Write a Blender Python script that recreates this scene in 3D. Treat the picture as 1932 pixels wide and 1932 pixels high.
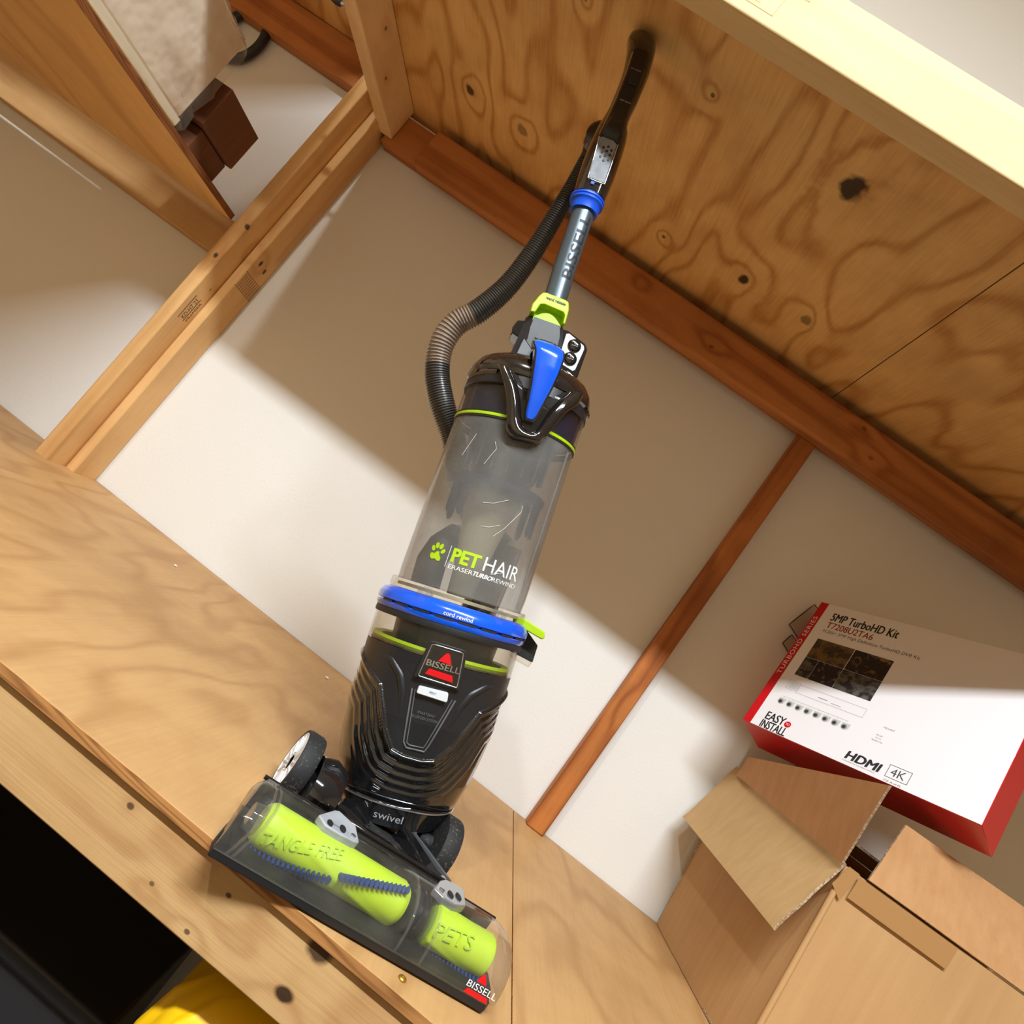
import bpy, bmesh, math, random
from mathutils import Vector, Matrix
random.seed(7)
PI = math.pi
for o in list(bpy.data.objects): bpy.data.objects.remove(o)
C = bpy.context.scene.collection
S = 1.5            # metres per survey unit
CZ = 1.2095        # camera height
def P3(x, y, z): return Vector((x*S, y*S, z*S + CZ))

# ------------------------------------------------------------------ camera
cam = bpy.data.cameras.new('camera'); cam_o = bpy.data.objects.new('camera', cam); C.objects.link(cam_o)
cam.sensor_fit = 'HORIZONTAL'; cam.sensor_width = 36.0; cam.lens = 36.0*1306.87/1932
cam.clip_start = 0.01; cam.clip_end = 50
Rm = Matrix(((0.8008819, 0.00429495, 0.59880692), (0.59112618, 0.15413511, -0.79171473), (-0.09569755, 0.98804044, 0.12090517)))
right, down, fwd = Rm[0], Rm[1], Rm[2]
m = Matrix.Identity(4)
for i in range(3):
    m[i][0] = right[i]; m[i][1] = -down[i]; m[i][2] = -fwd[i]
m[2][3] = CZ
cam_o.matrix_world = m
bpy.context.scene.camera = cam_o

# ------------------------------------------------------------------ world, lights, exposure
sc = bpy.context.scene
w = bpy.data.worlds.new('world'); sc.world = w; w.use_nodes = True
w.node_tree.nodes['Background'].inputs[0].default_value = (1.0, 0.93, 0.86, 1)
w.node_tree.nodes['Background'].inputs[1].default_value = 0.05
def area(name, loc, sx, sy, power, col, rot=(0, 0, 0)):
    l = bpy.data.lights.new(name, 'AREA'); l.shape = 'RECTANGLE'; l.size = sx; l.size_y = sy; l.energy = power; l.color = col
    o = bpy.data.objects.new(name, l); C.objects.link(o); o.location = loc; o.rotation_euler = rot; return o
area('tube_light', (0.02, -0.95, 3.235), 1.3, 0.14, 165, (0.90, 0.985, 1.045))
l = bpy.data.lights.new('bulb_light', 'POINT'); l.energy = 85; l.color = (0.97, 1.0, 0.97); l.shadow_soft_size = 0.04
lo = bpy.data.objects.new('bulb_light', l); C.objects.link(lo); lo.location = (-1.08, -0.95, 3.235)
sc.view_settings.view_transform = 'Standard'; sc.view_settings.look = 'None'
sc.view_settings.gamma = 1; sc.view_settings.exposure = -0.18; sc.view_settings.use_curve_mapping = False
sc.cycles.transparent_max_bounces = 40

# ------------------------------------------------------------------ mesh helpers
class MB:
    def __init__(s): s.v = []; s.f = []; s.m = []
    def add(s, vs, fs, mi=0):
        n = len(s.v); s.v += [Vector(p) for p in vs]
        for f in fs: s.f.append([i+n for i in f]); s.m.append(mi)
        return s
    def box(s, a, b, T=None, mi=0):
        (x0, y0, z0), (x1, y1, z1) = a, b
        vs = [(x, y, z) for z in (z0, z1) for y in (y0, y1) for x in (x0, x1)]
        if T: vs = [T(*p) for p in vs]
        return s.add(vs, [(0, 2, 3, 1), (4, 5, 7, 6), (0, 1, 5, 4), (2, 6, 7, 3), (0, 4, 6, 2), (1, 3, 7, 5)], mi)
    def loft(s, rings, closed=True, cap=True, mi=0, capm=None):
        n = len(rings[0]); vs = [p for r in rings for p in r]; fs = []
        for i in range(len(rings)-1):
            for j in range(n if closed else n-1):
                k = (j+1) % n; fs.append((i*n+j, i*n+k, (i+1)*n+k, (i+1)*n+j))
        s.add(vs, fs, mi)
        if cap and closed:
            b = len(s.v)-len(vs)
            s.f.append([b+j for j in range(n)][::-1]); s.m.append(mi if capm is None else capm)
            s.f.append([b+(len(rings)-1)*n+j for j in range(n)]); s.m.append(mi if capm is None else capm)
        return s
    def prism(s, pts, fn, t0, t1, mi=0, side=None):
        n = len(pts)
        vs = [fn(p[0], p[1], t0) for p in pts] + [fn(p[0], p[1], t1) for p in pts]
        s.add(vs, [list(range(n))[::-1], [n+i for i in range(n)]], mi)
        b = len(s.v)-2*n
        for i in range(n):
            k = (i+1) % n; s.f.append([b+i, b+k, b+n+k, b+n+i]); s.m.append(mi if side is None else side)
        return s
    def tube(s, path, r, n=12, closed=False, mi=0, cap=True):
        path = [Vector(p) for p in path]; rings = []; N = len(path)
        up = None
        for i, p in enumerate(path):
            if closed: t = (path[(i+1) % N]-path[i-1])
            else: t = path[min(i+1, N-1)]-path[max(i-1, 0)]
            t.normalize()
            if up is None:
                up = Vector((0, 0, 1)) if abs(t.z) < .9 else Vector((1, 0, 0))
            a = up - t*up.dot(t); a.normalize(); up = a; b = t.cross(a)
            rr = r[i] if isinstance(r, (list, tuple)) else r
            rings.append([p + a*math.cos(2*PI*j/n)*rr + b*math.sin(2*PI*j/n)*rr for j in range(n)])
        if closed: rings.append(rings[0]); cap = False
        return s.loft(rings, True, cap, mi)
def finish(name, mb, mats, parent=None, origin=None, smooth=None, bevel=0.0, recalc=True, bseg=2):
    if not isinstance(mats, (list, tuple)): mats = [mats]
    if parent is not None: org = Vector(parent['_o'])
    elif origin is not None: org = Vector(origin)
    else:
        org = Vector((sum(p.x for p in mb.v)/len(mb.v), sum(p.y for p in mb.v)/len(mb.v), min(p.z for p in mb.v)))
    me = bpy.data.meshes.new(name)
    me.from_pydata([p-org for p in mb.v], [], mb.f)
    for mt in mats: me.materials.append(mt)
    for p, i in zip(me.polygons, mb.m): p.material_index = i
    if recalc:
        bm = bmesh.new(); bm.from_mesh(me); bmesh.ops.remove_doubles(bm, verts=bm.verts, dist=1e-6)
        bmesh.ops.recalc_face_normals(bm, faces=bm.faces); bm.to_mesh(me); bm.free()
    if smooth is not None:
        me.polygons.foreach_set('use_smooth', [True]*len(me.polygons)); me.set_sharp_from_angle(angle=math.radians(smooth))
    o = bpy.data.objects.new(name, me); C.objects.link(o)
    if parent is not None: o.parent = parent
    else: o.location = org
    o['_o'] = tuple(org)
    if bevel:
        b = o.modifiers.new('bevel', 'BEVEL'); b.width = bevel; b.segments = bseg; b.limit_method = 'ANGLE'; b.angle_limit = math.radians(40)
        if smooth is None:
            me.polygons.foreach_set('use_smooth', [True]*len(me.polygons)); me.set_sharp_from_angle(angle=math.radians(35))
    return o
def empty(name, loc):
    o = bpy.data.objects.new(name, None); C.objects.link(o); o.location = loc; o.empty_display_size = .05; o['_o'] = tuple(loc); return o
def tag(o, label, cat, group=None, kind=None):
    o['label'] = label; o['category'] = cat
    if group: o['group'] = group
    if kind: o['kind'] = kind
    return o
def struct(o): o['kind'] = 'structure'; return o
def text_geo(s, size=1.0, bold=0.0, shear=0.0, spacing=1.0, align='LEFT', ext=0.0, res=3):
    c = bpy.data.curves.new('t', 'FONT'); c.body = s; c.size = size; c.shear = shear; c.space_character = spacing
    c.align_x = align; c.offset = bold; c.resolution_u = res; c.extrude = ext
    o = bpy.data.objects.new('t', c); C.objects.link(o)
    dg = bpy.context.evaluated_depsgraph_get(); me = bpy.data.meshes.new_from_object(o.evaluated_get(dg))
    vs = [v.co.copy() for v in me.vertices]; fs = [list(p.vertices) for p in me.polygons]
    bpy.data.objects.remove(o); bpy.data.curves.remove(c); bpy.data.meshes.remove(me)
    return vs, fs
def text_fit(s, w, h, **k):
    """text scaled to width w, cap height h, lower-left at 0,0"""
    vs, fs = text_geo(s, **k)
    x0 = min(v.x for v in vs); x1 = max(v.x for v in vs); y0 = min(v.y for v in vs if True); 
    cap = k.get('cap', None)
    y1 = max(v.y for v in vs); yb = 0.0 if y0 > -.05 else (0.0)
    return [((v.x-x0)/(x1-x0)*w, (v.y-yb)/(y1-yb)*h, v.z) for v in vs], fs
def sliced(vs, fs, axis, step):
    me = bpy.data.meshes.new('t'); me.from_pydata([tuple(v) for v in vs], [], fs); bm = bmesh.new(); bm.from_mesh(me); bpy.data.meshes.remove(me)
    lo = min(v.co[axis] for v in bm.verts); hi = max(v.co[axis] for v in bm.verts); n = [0, 0, 0]; n[axis] = 1; c = lo+step
    while c < hi:
        p = [0, 0, 0]; p[axis] = c; bmesh.ops.bisect_plane(bm, geom=bm.verts[:]+bm.edges[:]+bm.faces[:], plane_co=p, plane_no=n); c += step
    bm.verts.index_update(); out = [tuple(v.co) for v in bm.verts], [[v.index for v in f.verts] for f in bm.faces]; bm.free(); return out
def put_text(mb, s, w, h, fn, mi=0, fat=0, cut=None, **k):
    vs, fs = text_fit(s, w, h, **k)
    if cut: vs, fs = sliced(vs, fs, *cut)
    if fat:
        for dx, dy in ((fat, 0), (fat*.5, fat*.5), (-fat*.5, -fat*.3)):
            mb.add([fn(x+dx, y+dy) for x, y, z in vs], fs, mi)
    mb.add([fn(x, y) if k.get('ext', 0) == 0 else fn(x, y, z) for x, y, z in vs], fs, mi)

# ------------------------------------------------------------------ materials
def srgb(r, g, b):
    f = lambda c: (c/255/12.92) if c/255 <= .04045 else ((c/255+.055)/1.055)**2.4
    return (f(r), f(g), f(b), 1)
def mat(name, col, rough=.5, metal=0, coat=0, spec=.5, bump=None, bscale=200, noise=None, emis=None, coatr=.03, bdist=.001):
    m = bpy.data.materials.new(name); m.use_nodes = True; nt = m.node_tree; b = nt.nodes['Principled BSDF']
    b.inputs['Base Color'].default_value = col; b.inputs['Roughness'].default_value = rough; b.inputs['Metallic'].default_value = metal
    b.inputs['Coat Weight'].default_value = coat; b.inputs['Coat Roughness'].default_value = coatr; b.inputs['Specular IOR Level'].default_value = spec
    geo = nt.nodes.new('ShaderNodeNewGeometry')
    if bump:
        n = nt.nodes.new('ShaderNodeTexNoise'); n.inputs['Scale'].default_value = bscale; n.inputs['Detail'].default_value = 3
        nt.links.new(geo.outputs['Position'], n.inputs['Vector'])
        bp = nt.nodes.new('ShaderNodeBump'); bp.inputs['Strength'].default_value = bump; bp.inputs['Distance'].default_value = bdist
        nt.links.new(n.outputs[0], bp.inputs['Height']); nt.links.new(bp.outputs[0], b.inputs['Normal'])
    if noise:   # (second colour, scale, sharpness lo, hi)
        n = nt.nodes.new('ShaderNodeTexNoise'); n.inputs['Scale'].default_value = noise[1]; n.inputs['Detail'].default_value = 5
        nt.links.new(geo.outputs['Position'], n.inputs['Vector'])
        mr = nt.nodes.new('ShaderNodeMapRange'); mr.inputs[1].default_value = noise[2]; mr.inputs[2].default_value = noise[3]
        nt.links.new(n.outputs[0], mr.inputs[0])
        mx = nt.nodes.new('ShaderNodeMix'); mx.data_type = 'RGBA'; mx.inputs[6].default_value = col; mx.inputs[7].default_value = noise[0]
        nt.links.new(mr.outputs[0], mx.inputs[0]); nt.links.new(mx.outputs[2], b.inputs['Base Color'])
    return m
def clear(name, tint, haze=0.0, hazecol=(.5, .5, .5, 1), rough=.04, fres=1.45, dust=0.0, grad=None):
    """thin clear plastic: straight-through transparency, a surface reflection and a little haze in the plastic"""
    m = bpy.data.materials.new(name); m.use_nodes = True; nt = m.node_tree; N = nt.nodes; Lk = nt.links
    for n in list(N): N.remove(n)
    out = N.new('ShaderNodeOutputMaterial'); tr = N.new('ShaderNodeBsdfTransparent'); tr.inputs[0].default_value = tint
    df = N.new('ShaderNodeBsdfDiffuse'); df.inputs[0].default_value = hazecol
    tl = N.new('ShaderNodeBsdfTranslucent'); tl.inputs[0].default_value = hazecol
    dm = N.new('ShaderNodeMixShader'); dm.inputs[0].default_value = .35; Lk.new(df.outputs[0], dm.inputs[1]); Lk.new(tl.outputs[0], dm.inputs[2])
    gl = N.new('ShaderNodeBsdfGlossy'); gl.inputs['Roughness'].default_value = rough
    lw = N.new('ShaderNodeLayerWeight'); lw.inputs[0].default_value = .5
    pw_ = N.new('ShaderNodeMath'); pw_.operation = 'POWER'; pw_.inputs[1].default_value = 3.6; Lk.new(lw.outputs['Facing'], pw_.inputs[0])
    fr = N.new('ShaderNodeMath'); fr.operation = 'MULTIPLY_ADD'; fr.inputs[1].default_value = .7*(fres-1)/.45; fr.inputs[2].default_value = .03*(fres-1)/.45; Lk.new(pw_.outputs[0], fr.inputs[0])
    m1 = N.new('ShaderNodeMixShader'); m2 = N.new('ShaderNodeMixShader')
    Lk.new(tr.outputs[0], m1.inputs[1]); Lk.new(dm.outputs[0], m1.inputs[2]); m1.inputs[0].default_value = haze
    if dust:
        geo = N.new('ShaderNodeNewGeometry'); n = N.new('ShaderNodeTexNoise'); n.inputs['Scale'].default_value = 22; n.inputs['Detail'].default_value = 6
        Lk.new(geo.outputs['Position'], n.inputs['Vector'])
        mr = N.new('ShaderNodeMapRange'); mr.inputs[1].default_value = .4; mr.inputs[2].default_value = .7; mr.inputs[3].default_value = haze; mr.inputs[4].default_value = haze+dust
        Lk.new(n.outputs[0], mr.inputs[0]); Lk.new(mr.outputs[0], m1.inputs[0])
    Lk.new(fr.outputs[0], m2.inputs[0]); Lk.new(m1.outputs[0], m2.inputs[1]); Lk.new(gl.outputs[0], m2.inputs[2])
    Lk.new(m2.outputs[0], out.inputs[0]); return m
def nmath(nt, op, a, b=None, c=None, clamp=False):
    n = nt.nodes.new('ShaderNodeMath'); n.operation = op; n.use_clamp = clamp
    for i, v in enumerate((a, b, c)):
        if v is None: continue
        if isinstance(v, (int, float)): n.inputs[i].default_value = v
        else: nt.links.new(v, n.inputs[i])
    return n.outputs[0]
def wood(name, c1, c2, axis, kind='board', freq=60, knots=(), stain=.25, rough=.6, stainc=None, seed=0.0, fieldscale=4.0, amp=1.0, bandw=1.0, stretch=.12):
    """long-grained wood. axis = grain axis (0,1,2). knots = [(x,y,z,r,dark)] in world metres"""
    m = bpy.data.materials.new(name); m.use_nodes = True; nt = m.node_tree; L = nt.links; b = nt.nodes['Principled BSDF']
    b.inputs['Roughness'].default_value = rough; b.inputs['Specular IOR Level'].default_value = .3
    geo = nt.nodes.new('ShaderNodeNewGeometry'); pos = geo.outputs['Position']
    def mapped(sc3, off=0):
        mp = nt.nodes.new('ShaderNodeMapping'); L.new(pos, mp.inputs[0]); mp.inputs['Scale'].default_value = sc3; mp.inputs['Location'].default_value = (seed+off, seed*1.7+off, seed*.6); return mp.outputs[0]
    def noise(vec, scale, detail=2, rough_=.5):
        n = nt.nodes.new('ShaderNodeTexNoise'); n.inputs['Scale'].default_value = scale; n.inputs['Detail'].default_value = detail; n.inputs['Roughness'].default_value = rough_
        L.new(vec, n.inputs['Vector']); return n.outputs[0]
    lo = [1, 1, 1]; lo[axis] = .32 if kind == 'ply' else .06
    hi = [1, 1, 1]; hi[axis] = .035
    field = nmath(nt, 'MULTIPLY', noise(mapped(lo), fieldscale, 2.2, .45), amp)
    dark = None
    sep = nt.nodes.new('ShaderNodeSeparateXYZ'); L.new(pos, sep.inputs[0])
    for (kx, ky, kz, r, dk) in knots:
        vm = nt.nodes.new('ShaderNodeVectorMath'); vm.operation = 'SUBTRACT'; L.new(pos, vm.inputs[0]); vm.inputs[1].default_value = (kx, ky, kz)
        sc_ = [1, 1, 1]; sc_[axis] = .75
        vs = nt.nodes.new('ShaderNodeVectorMath'); vs.operation = 'MULTIPLY'; L.new(vm.outputs[0], vs.inputs[0]); vs.inputs[1].default_value = sc_
        ln = nt.nodes.new('ShaderNodeVectorMath'); ln.operation = 'LENGTH'; L.new(vs.outputs[0], ln.inputs[0]); d = ln.outputs['Value']
        nz = noise(mapped((1, 1, 1), kx*9), 45, 2)
        d2 = nmath(nt, 'ADD', d, nmath(nt, 'MULTIPLY', nmath(nt, 'SUBTRACT', nz, .5), r*1.1))
        e = nmath(nt, 'DIVIDE', d2, r*2.6+.012); e = nmath(nt, 'MULTIPLY', e, e); e = nmath(nt, 'EXPONENT', nmath(nt, 'MULTIPLY', e, -1.0))
        field = nmath(nt, 'ADD', field, nmath(nt, 'MULTIPLY', e, .13*amp))
        k = nt.nodes.new('ShaderNodeMapRange'); L.new(d2, k.inputs[0]); k.inputs[1].default_value = r*.7; k.inputs[2].default_value = r*1.15; k.inputs[3].default_value = dk; k.inputs[4].default_value = 0
        dark = k.outputs[0] if dark is None else nmath(nt, 'MAXIMUM', dark, k.outputs[0])
    ph = nmath(nt, 'MULTIPLY', field, freq)
    wv = nmath(nt, 'MULTIPLY_ADD', nmath(nt, 'SINE', ph), .5, .5)
    band = nmath(nt, 'POWER', wv, 4.0 if kind == 'ply' else 2.2)
    fine = noise(mapped(hi, 3), 260, 4, .6); mid = noise(mapped([s if i != axis else s*1.5 for i, s in enumerate(lo)], 7), 30, 3)
    mott = noise(mapped((1, 1, 1), 11), 4.5, 5, .6)
    f = nmath(nt, 'ADD', nmath(nt, 'MULTIPLY', band, .62*bandw), nmath(nt, 'MULTIPLY', nmath(nt, 'SUBTRACT', fine, .42), .75))
    f = nmath(nt, 'ADD', f, nmath(nt, 'MULTIPLY', nmath(nt, 'SUBTRACT', mid, .45), .55), clamp=True)
    mx = nt.nodes.new('ShaderNodeMix'); mx.data_type = 'RGBA'; mx.inputs[6].default_value = c1; mx.inputs[7].default_value = c2; L.new(f, mx.inputs[0])
    col = mx.outputs[2]
    st = nt.nodes.new('ShaderNodeMapRange'); L.new(mott, st.inputs[0]); st.inputs[1].default_value = .45; st.inputs[2].default_value = .72; st.inputs[3].default_value = 0; st.inputs[4].default_value = stain
    mx2 = nt.nodes.new('ShaderNodeMix'); mx2.data_type = 'RGBA'; L.new(st.outputs[0], mx2.inputs[0]); L.new(col, mx2.inputs[6]); mx2.inputs[7].default_value = stainc or tuple(c*.45 for c in c2[:3])+(1,)
    col = mx2.outputs[2]
    if dark is not None:
        mx3 = nt.nodes.new('ShaderNodeMix'); mx3.data_type = 'RGBA'; L.new(dark, mx3.inputs[0]); L.new(col, mx3.inputs[6]); mx3.inputs[7].default_value = (.03, .012, .006, 1); col = mx3.outputs[2]
    L.new(col, b.inputs['Base Color'])
    bp = nt.nodes.new('ShaderNodeBump'); bp.inputs['Strength'].default_value = .25; bp.inputs['Distance'].default_value = .0012
    L.new(fine, bp.inputs['Height']); L.new(bp.outputs[0], b.inputs['Normal'])
    return m

M = {}
M['wall'] = mat('painted_wall', (.80, .79, .755, 1), .75, bump=.25, bscale=160)
M['room'] = mat('raw_wood_panelling', srgb(206, 182, 148), .8, noise=(srgb(184, 158, 122), 6, .4, .6))
M['ceiling'] = mat('textured_ceiling', (.72, .70, .67, 1), .9, bump=1.0, bscale=60)
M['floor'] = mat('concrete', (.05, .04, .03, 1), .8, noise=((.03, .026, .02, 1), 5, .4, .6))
KNF = [(.033, .647, .882, .009, .9), (.031, .647, .838, .0065, .95), (-.058, .647, .870, .0022, .8), (-.068, .647, .826, .0022, .8), (-.176, .647, .874, .0028, .8), (-.118, .647, .837, .0018, .7)]
KU = .535
def kk(x, y, z, r, d=.95): p = P3(x, y, z); return (p.x, p.y, p.z, r, d)
M['ply_top'] = wood('plywood_underside', srgb(240, 194, 124), srgb(190, 128, 60), 1, 'ply', 62,
    knots=[kk(.0154, .6248, KU, .021), kk(-.4758, .8436, KU, .010, .9), kk(-.3874, .853, KU, .012, .55), kk(-.0241, .8545, KU, .012), kk(.0726, .854, KU, .012, .6), kk(-.152, .6224, KU, .004, .8), kk(-.1466, .8764, KU, .004, .8), kk(-.311, .6078, KU, .003, .5)],
    stain=.3, stainc=srgb(140, 84, 34), fieldscale=4.6, seed=1.3)
M['ply_shelf'] = wood('plywood_shelf', srgb(196, 154, 102), srgb(172, 128, 80), 1, 'ply', 46, stain=.55, stainc=srgb(156, 114, 70), fieldscale=5, seed=4.1, rough=.55)
M['ply_left'] = wood('plywood_left', srgb(226, 180, 112), srgb(196, 146, 82), 1, 'ply', 30, stain=.2, seed=8, fieldscale=4)
M['fir'] = wood('fir_board', srgb(198, 130, 72), srgb(150, 86, 40), 0, 'board', 34, knots=[(-.009, 1.42, 1.930, .006, .6), (.351, 1.42, 1.972, .006, .5), (.397, 1.42, 1.926, .006, .5), (-.215, 1.42, 1.958, .003, .5)], stain=.45, stainc=srgb(120, 66, 30), seed=2.2, fieldscale=9)
M['fir_z'] = wood('fir_upright', srgb(196, 122, 62), srgb(140, 74, 30), 2, 'board', 30, knots=[(.283, 1.45, 1.61, .010, .8), (.283, 1.45, 1.20, .008, .6)], stain=.5, stainc=srgb(110, 58, 24), seed=5.2, fieldscale=9)
M['pine_x'] = wood('pine_beam', srgb(230, 200, 148), srgb(206, 168, 114), 0, 'board', 26, stain=.15, stainc=srgb(200, 150, 95), seed=3.1, fieldscale=9, bandw=.5)
M['pine_edge'] = wood('pine_front_board', srgb(206, 166, 114), srgb(180, 134, 86), 0, 'board', 40, knots=KNF, stain=.35, stainc=srgb(176, 126, 74), seed=9.4, fieldscale=12)
M['pine_y'] = wood('pine_joist', srgb(250, 216, 164), srgb(228, 184, 128), 1, 'board', 22, knots=[(-.892, 1.2, 1.98, .004, .7), (-.892, 1.3, 1.95, .004, .7)], stain=.3, stainc=srgb(160, 104, 54), seed=6.7, fieldscale=9)
M['pine_z'] = wood('pine_upright', srgb(232, 188, 128), srgb(204, 150, 92), 2, 'board', 22, knots=[(-.95, 1.36, 1.53, .006, .9), (-.935, 1.41, 1.52, .005, .9), (-.94, 1.41, 1.49, .004, .9), (-.925, 1.44, 1.50, .006, .9), (-.925, 1.47, 1.495, .006, .9), (-.96, 1.36, 1.44, .006, .9), (-.945, 1.40, 1.38, .004, .8)], stain=.25, stainc=srgb(168, 112, 60), seed=7.7, fieldscale=10)
M['ply_edge'] = wood('plywood_edge', srgb(188, 132, 76), srgb(120, 74, 38), 0, 'board', 120, stain=.2, seed=3.3, fieldscale=30)
M['ply_edge_y'] = wood('plywood_edge_side', srgb(150, 92, 50), srgb(84, 44, 20), 1, 'board', 200, stain=.2, seed=3.9, fieldscale=30)
def cardboard(name, c1, c2, axis=2):
    m = bpy.data.materials.new(name); m.use_nodes = True; nt = m.node_tree; L = nt.links; b = nt.nodes['Principled BSDF']
    b.inputs['Roughness'].default_value = .72; b.inputs['Specular IOR Level'].default_value = .25
    geo = nt.nodes.new('ShaderNodeNewGeometry')
    def nz(sc3, s, d=3):
        mp = nt.nodes.new('ShaderNodeMapping'); L.new(geo.outputs['Position'], mp.inputs[0]); mp.inputs['Scale'].default_value = sc3
        n = nt.nodes.new('ShaderNodeTexNoise'); n.inputs['Scale'].default_value = s; n.inputs['Detail'].default_value = d; L.new(mp.outputs[0], n.inputs['Vector']); return n.outputs[0]
    st = [1, 1, 1]; st[axis] = .04
    a = nz(st, 70, 2); c = nz((1, 1, 1), 5, 4); g = nz((1, 1, 1), 500, 2)
    f = nmath(nt, 'ADD', nmath(nt, 'MULTIPLY', nmath(nt, 'SUBTRACT', a, .5), .9), nmath(nt, 'MULTIPLY', c, .9))
    f = nmath(nt, 'ADD', f, nmath(nt, 'MULTIPLY', nmath(nt, 'SUBTRACT', g, .5), .4), clamp=True)
    mx = nt.nodes.new('ShaderNodeMix'); mx.data_type = 'RGBA'; L.new(f, mx.inputs[0]); mx.inputs[6].default_value = c1; mx.inputs[7].default_value = c2; L.new(mx.outputs[2], b.inputs['Base Color'])
    bp = nt.nodes.new('ShaderNodeBump'); bp.inputs['Strength'].default_value = .35; bp.inputs['Distance'].default_value = .002; L.new(a, bp.inputs['Height']); L.new(bp.outputs[0], b.inputs['Normal'])
    return m
M['card'] = cardboard('cardboard', srgb(200, 160, 112), srgb(180, 138, 92))
M['card2'] = cardboard('cardboard_light', srgb(200, 166, 118), srgb(182, 146, 98))
M['card_in'] = cardboard('cardboard_inside', srgb(196, 150, 104), srgb(172, 124, 80))
M['card_edge'] = mat('torn_cardboard_edge', srgb(150, 120, 92), .9, noise=(srgb(200, 180, 150), 300, .45, .6))
M['card_dark'] = cardboard('brown_carton', srgb(120, 76, 50), srgb(96, 58, 38))
M['tape'] = mat('packing_tape', srgb(176, 132, 84), .25, coat=.5)
M['gloss_black'] = mat('gloss_black_plastic', (.008, .008, .009, 1), .08, coat=1.0, coatr=.04)
M['smoke_black'] = mat('smoked_black_plastic', (.012, .009, .008, 1), .07, coat=1.0, coatr=.03)
M['satin_black'] = mat('satin_black_plastic', (.014, .014, .016, 1), .38, bump=.15, bscale=900)
M['matte_black'] = mat('matte_black_plastic', (.012, .012, .013, 1), .55)
M['dusty_black'] = mat('dusty_black_rubber', (.012, .012, .012, 1), .7, noise=((.13, .11, .09, 1), 260, .58, .72))
M['dark_grey'] = mat('dark_grey_plastic', (.018, .019, .021, 1), .5, bump=.1, bscale=900)
M['tube_grey'] = mat('grey_metal_tube', srgb(98, 112, 122), .32, metal=.65, bump=.05, bscale=1200)
M['ink_dark'] = mat('dark_print', (.02, .024, .03, 1), .5)
M['blue'] = mat('blue_plastic', srgb(0, 86, 222), .22, coat=.7)
M['blue_matte'] = mat('blue_rubbery_plastic', srgb(8, 84, 222), .4)
M['lime'] = mat('lime_plastic', srgb(170, 206, 20), .38)
M['lime_roll'] = mat('lime_brush_roll', srgb(196, 230, 38), .5)
M['white_print'] = mat('white_print', (.85, .85, .85, 1), .5)
M['lime_print'] = mat('lime_print', srgb(178, 214, 20), .5)
M['grey_print'] = mat('grey_print', (.12, .12, .125, 1), .5)
M['silver'] = mat('silver_plastic', (.44, .46, .49, 1), .55, metal=.15, noise=((.33, .35, .38, 1), 40, .4, .65))
M['silver_trim'] = mat('silver_trim', (.55, .56, .58, 1), .18, metal=.9)
M['smoke_silver'] = mat('smoked_silver_plastic', (.22, .23, .25, 1), .15, metal=.3, coat=1)
M['red'] = mat('red_enamel', srgb(214, 16, 26), .35)
M['fairing'] = mat('grey_fairing', (.085, .09, .097, 1), .4)
M['swivel_ink'] = mat('grey_lettering', (.30, .30, .31, 1), .5)
M['plate'] = mat('grey_grip_plate', (.30, .315, .34, 1), .7, spec=.25, noise=((.22, .235, .26, 1), 60, .4, .65))
M['navy'] = mat('navy_bristle', srgb(22, 58, 118), .6)
M['navy_plastic'] = mat('navy_plastic', srgb(20, 26, 54), .35)
M['white_plastic'] = mat('white_plastic', srgb(222, 226, 232), .4)
M['tray'] = mat('dusty_filter_tray', srgb(96, 78, 58), .8, noise=(srgb(60, 50, 40), 60, .4, .6))
M['roll_text'] = mat('lime_lettering_emboss', srgb(186, 220, 34), .5)
M['cream'] = mat('dusty_cream_plastic', srgb(176, 166, 134), .6, noise=(srgb(120, 114, 98), 14, .45, .65))
M['clear'] = clear('clear_plastic', (.90, .89, .88, 1), .05, (.62, .58, .54, 1), .05, 1.42, dust=.08)
M['clear_thin'] = clear('clear_trim_plastic', (.93, .93, .93, 1), .05, (.8, .8, .8, 1), .03, 1.5)
M['smoke_clear'] = clear('smoked_clear_plastic', (.95, .93, .89, 1), .04, (.36, .33, .28, 1), .05, 1.42)
M['frost'] = clear('dusty_dirt_cup_plastic', (.86, .845, .82, 1), .33, (.46, .445, .415, 1), .12, 1.42, dust=.14)
M['hose'] = mat('ribbed_hose_black', (.022, .021, .021, 1), .32, coat=.3)
M['hose_web'] = mat('ribbed_hose_grey', (.085, .078, .072, 1), .4, coat=.3)
M['hose_tan'] = mat('stretched_hose_film', srgb(150, 130, 112), .35, coat=.4)
M['yellow'] = mat('yellow_plastic', srgb(252, 196, 12), .42)
M['bag'] = clear('clear_poly_bag', (.97, .97, .96, 1), .10, (.92, .90, .86, 1), .15, 1.35)
M['white_board'] = mat('white_wrapped_panel', srgb(240, 222, 198), .5, bump=1.0, bscale=9, bdist=.02, noise=(srgb(214, 186, 156), 7, .45, .7))
M['panel_white'] = mat('box_print_white', srgb(236, 232, 234), .35, coat=.2)
M['box_red'] = mat('box_print_red', srgb(196, 14, 28), .35, coat=.3)
M['print_black'] = mat('box_print_black', (.03, .03, .03, 1), .5)
M['print_red'] = mat('box_print_red_text', srgb(190, 60, 50), .5)
M['print_grey'] = mat('box_print_grey', srgb(150, 150, 148), .5)
M['photo1'] = mat('photo_brown', srgb(110, 84, 46), .4, noise=(srgb(60, 50, 40), 60, .45, .55))
M['photo2'] = mat('photo_dark', srgb(24, 24, 30), .4, noise=(srgb(120, 96, 60), 70, .56, .66))
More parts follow.
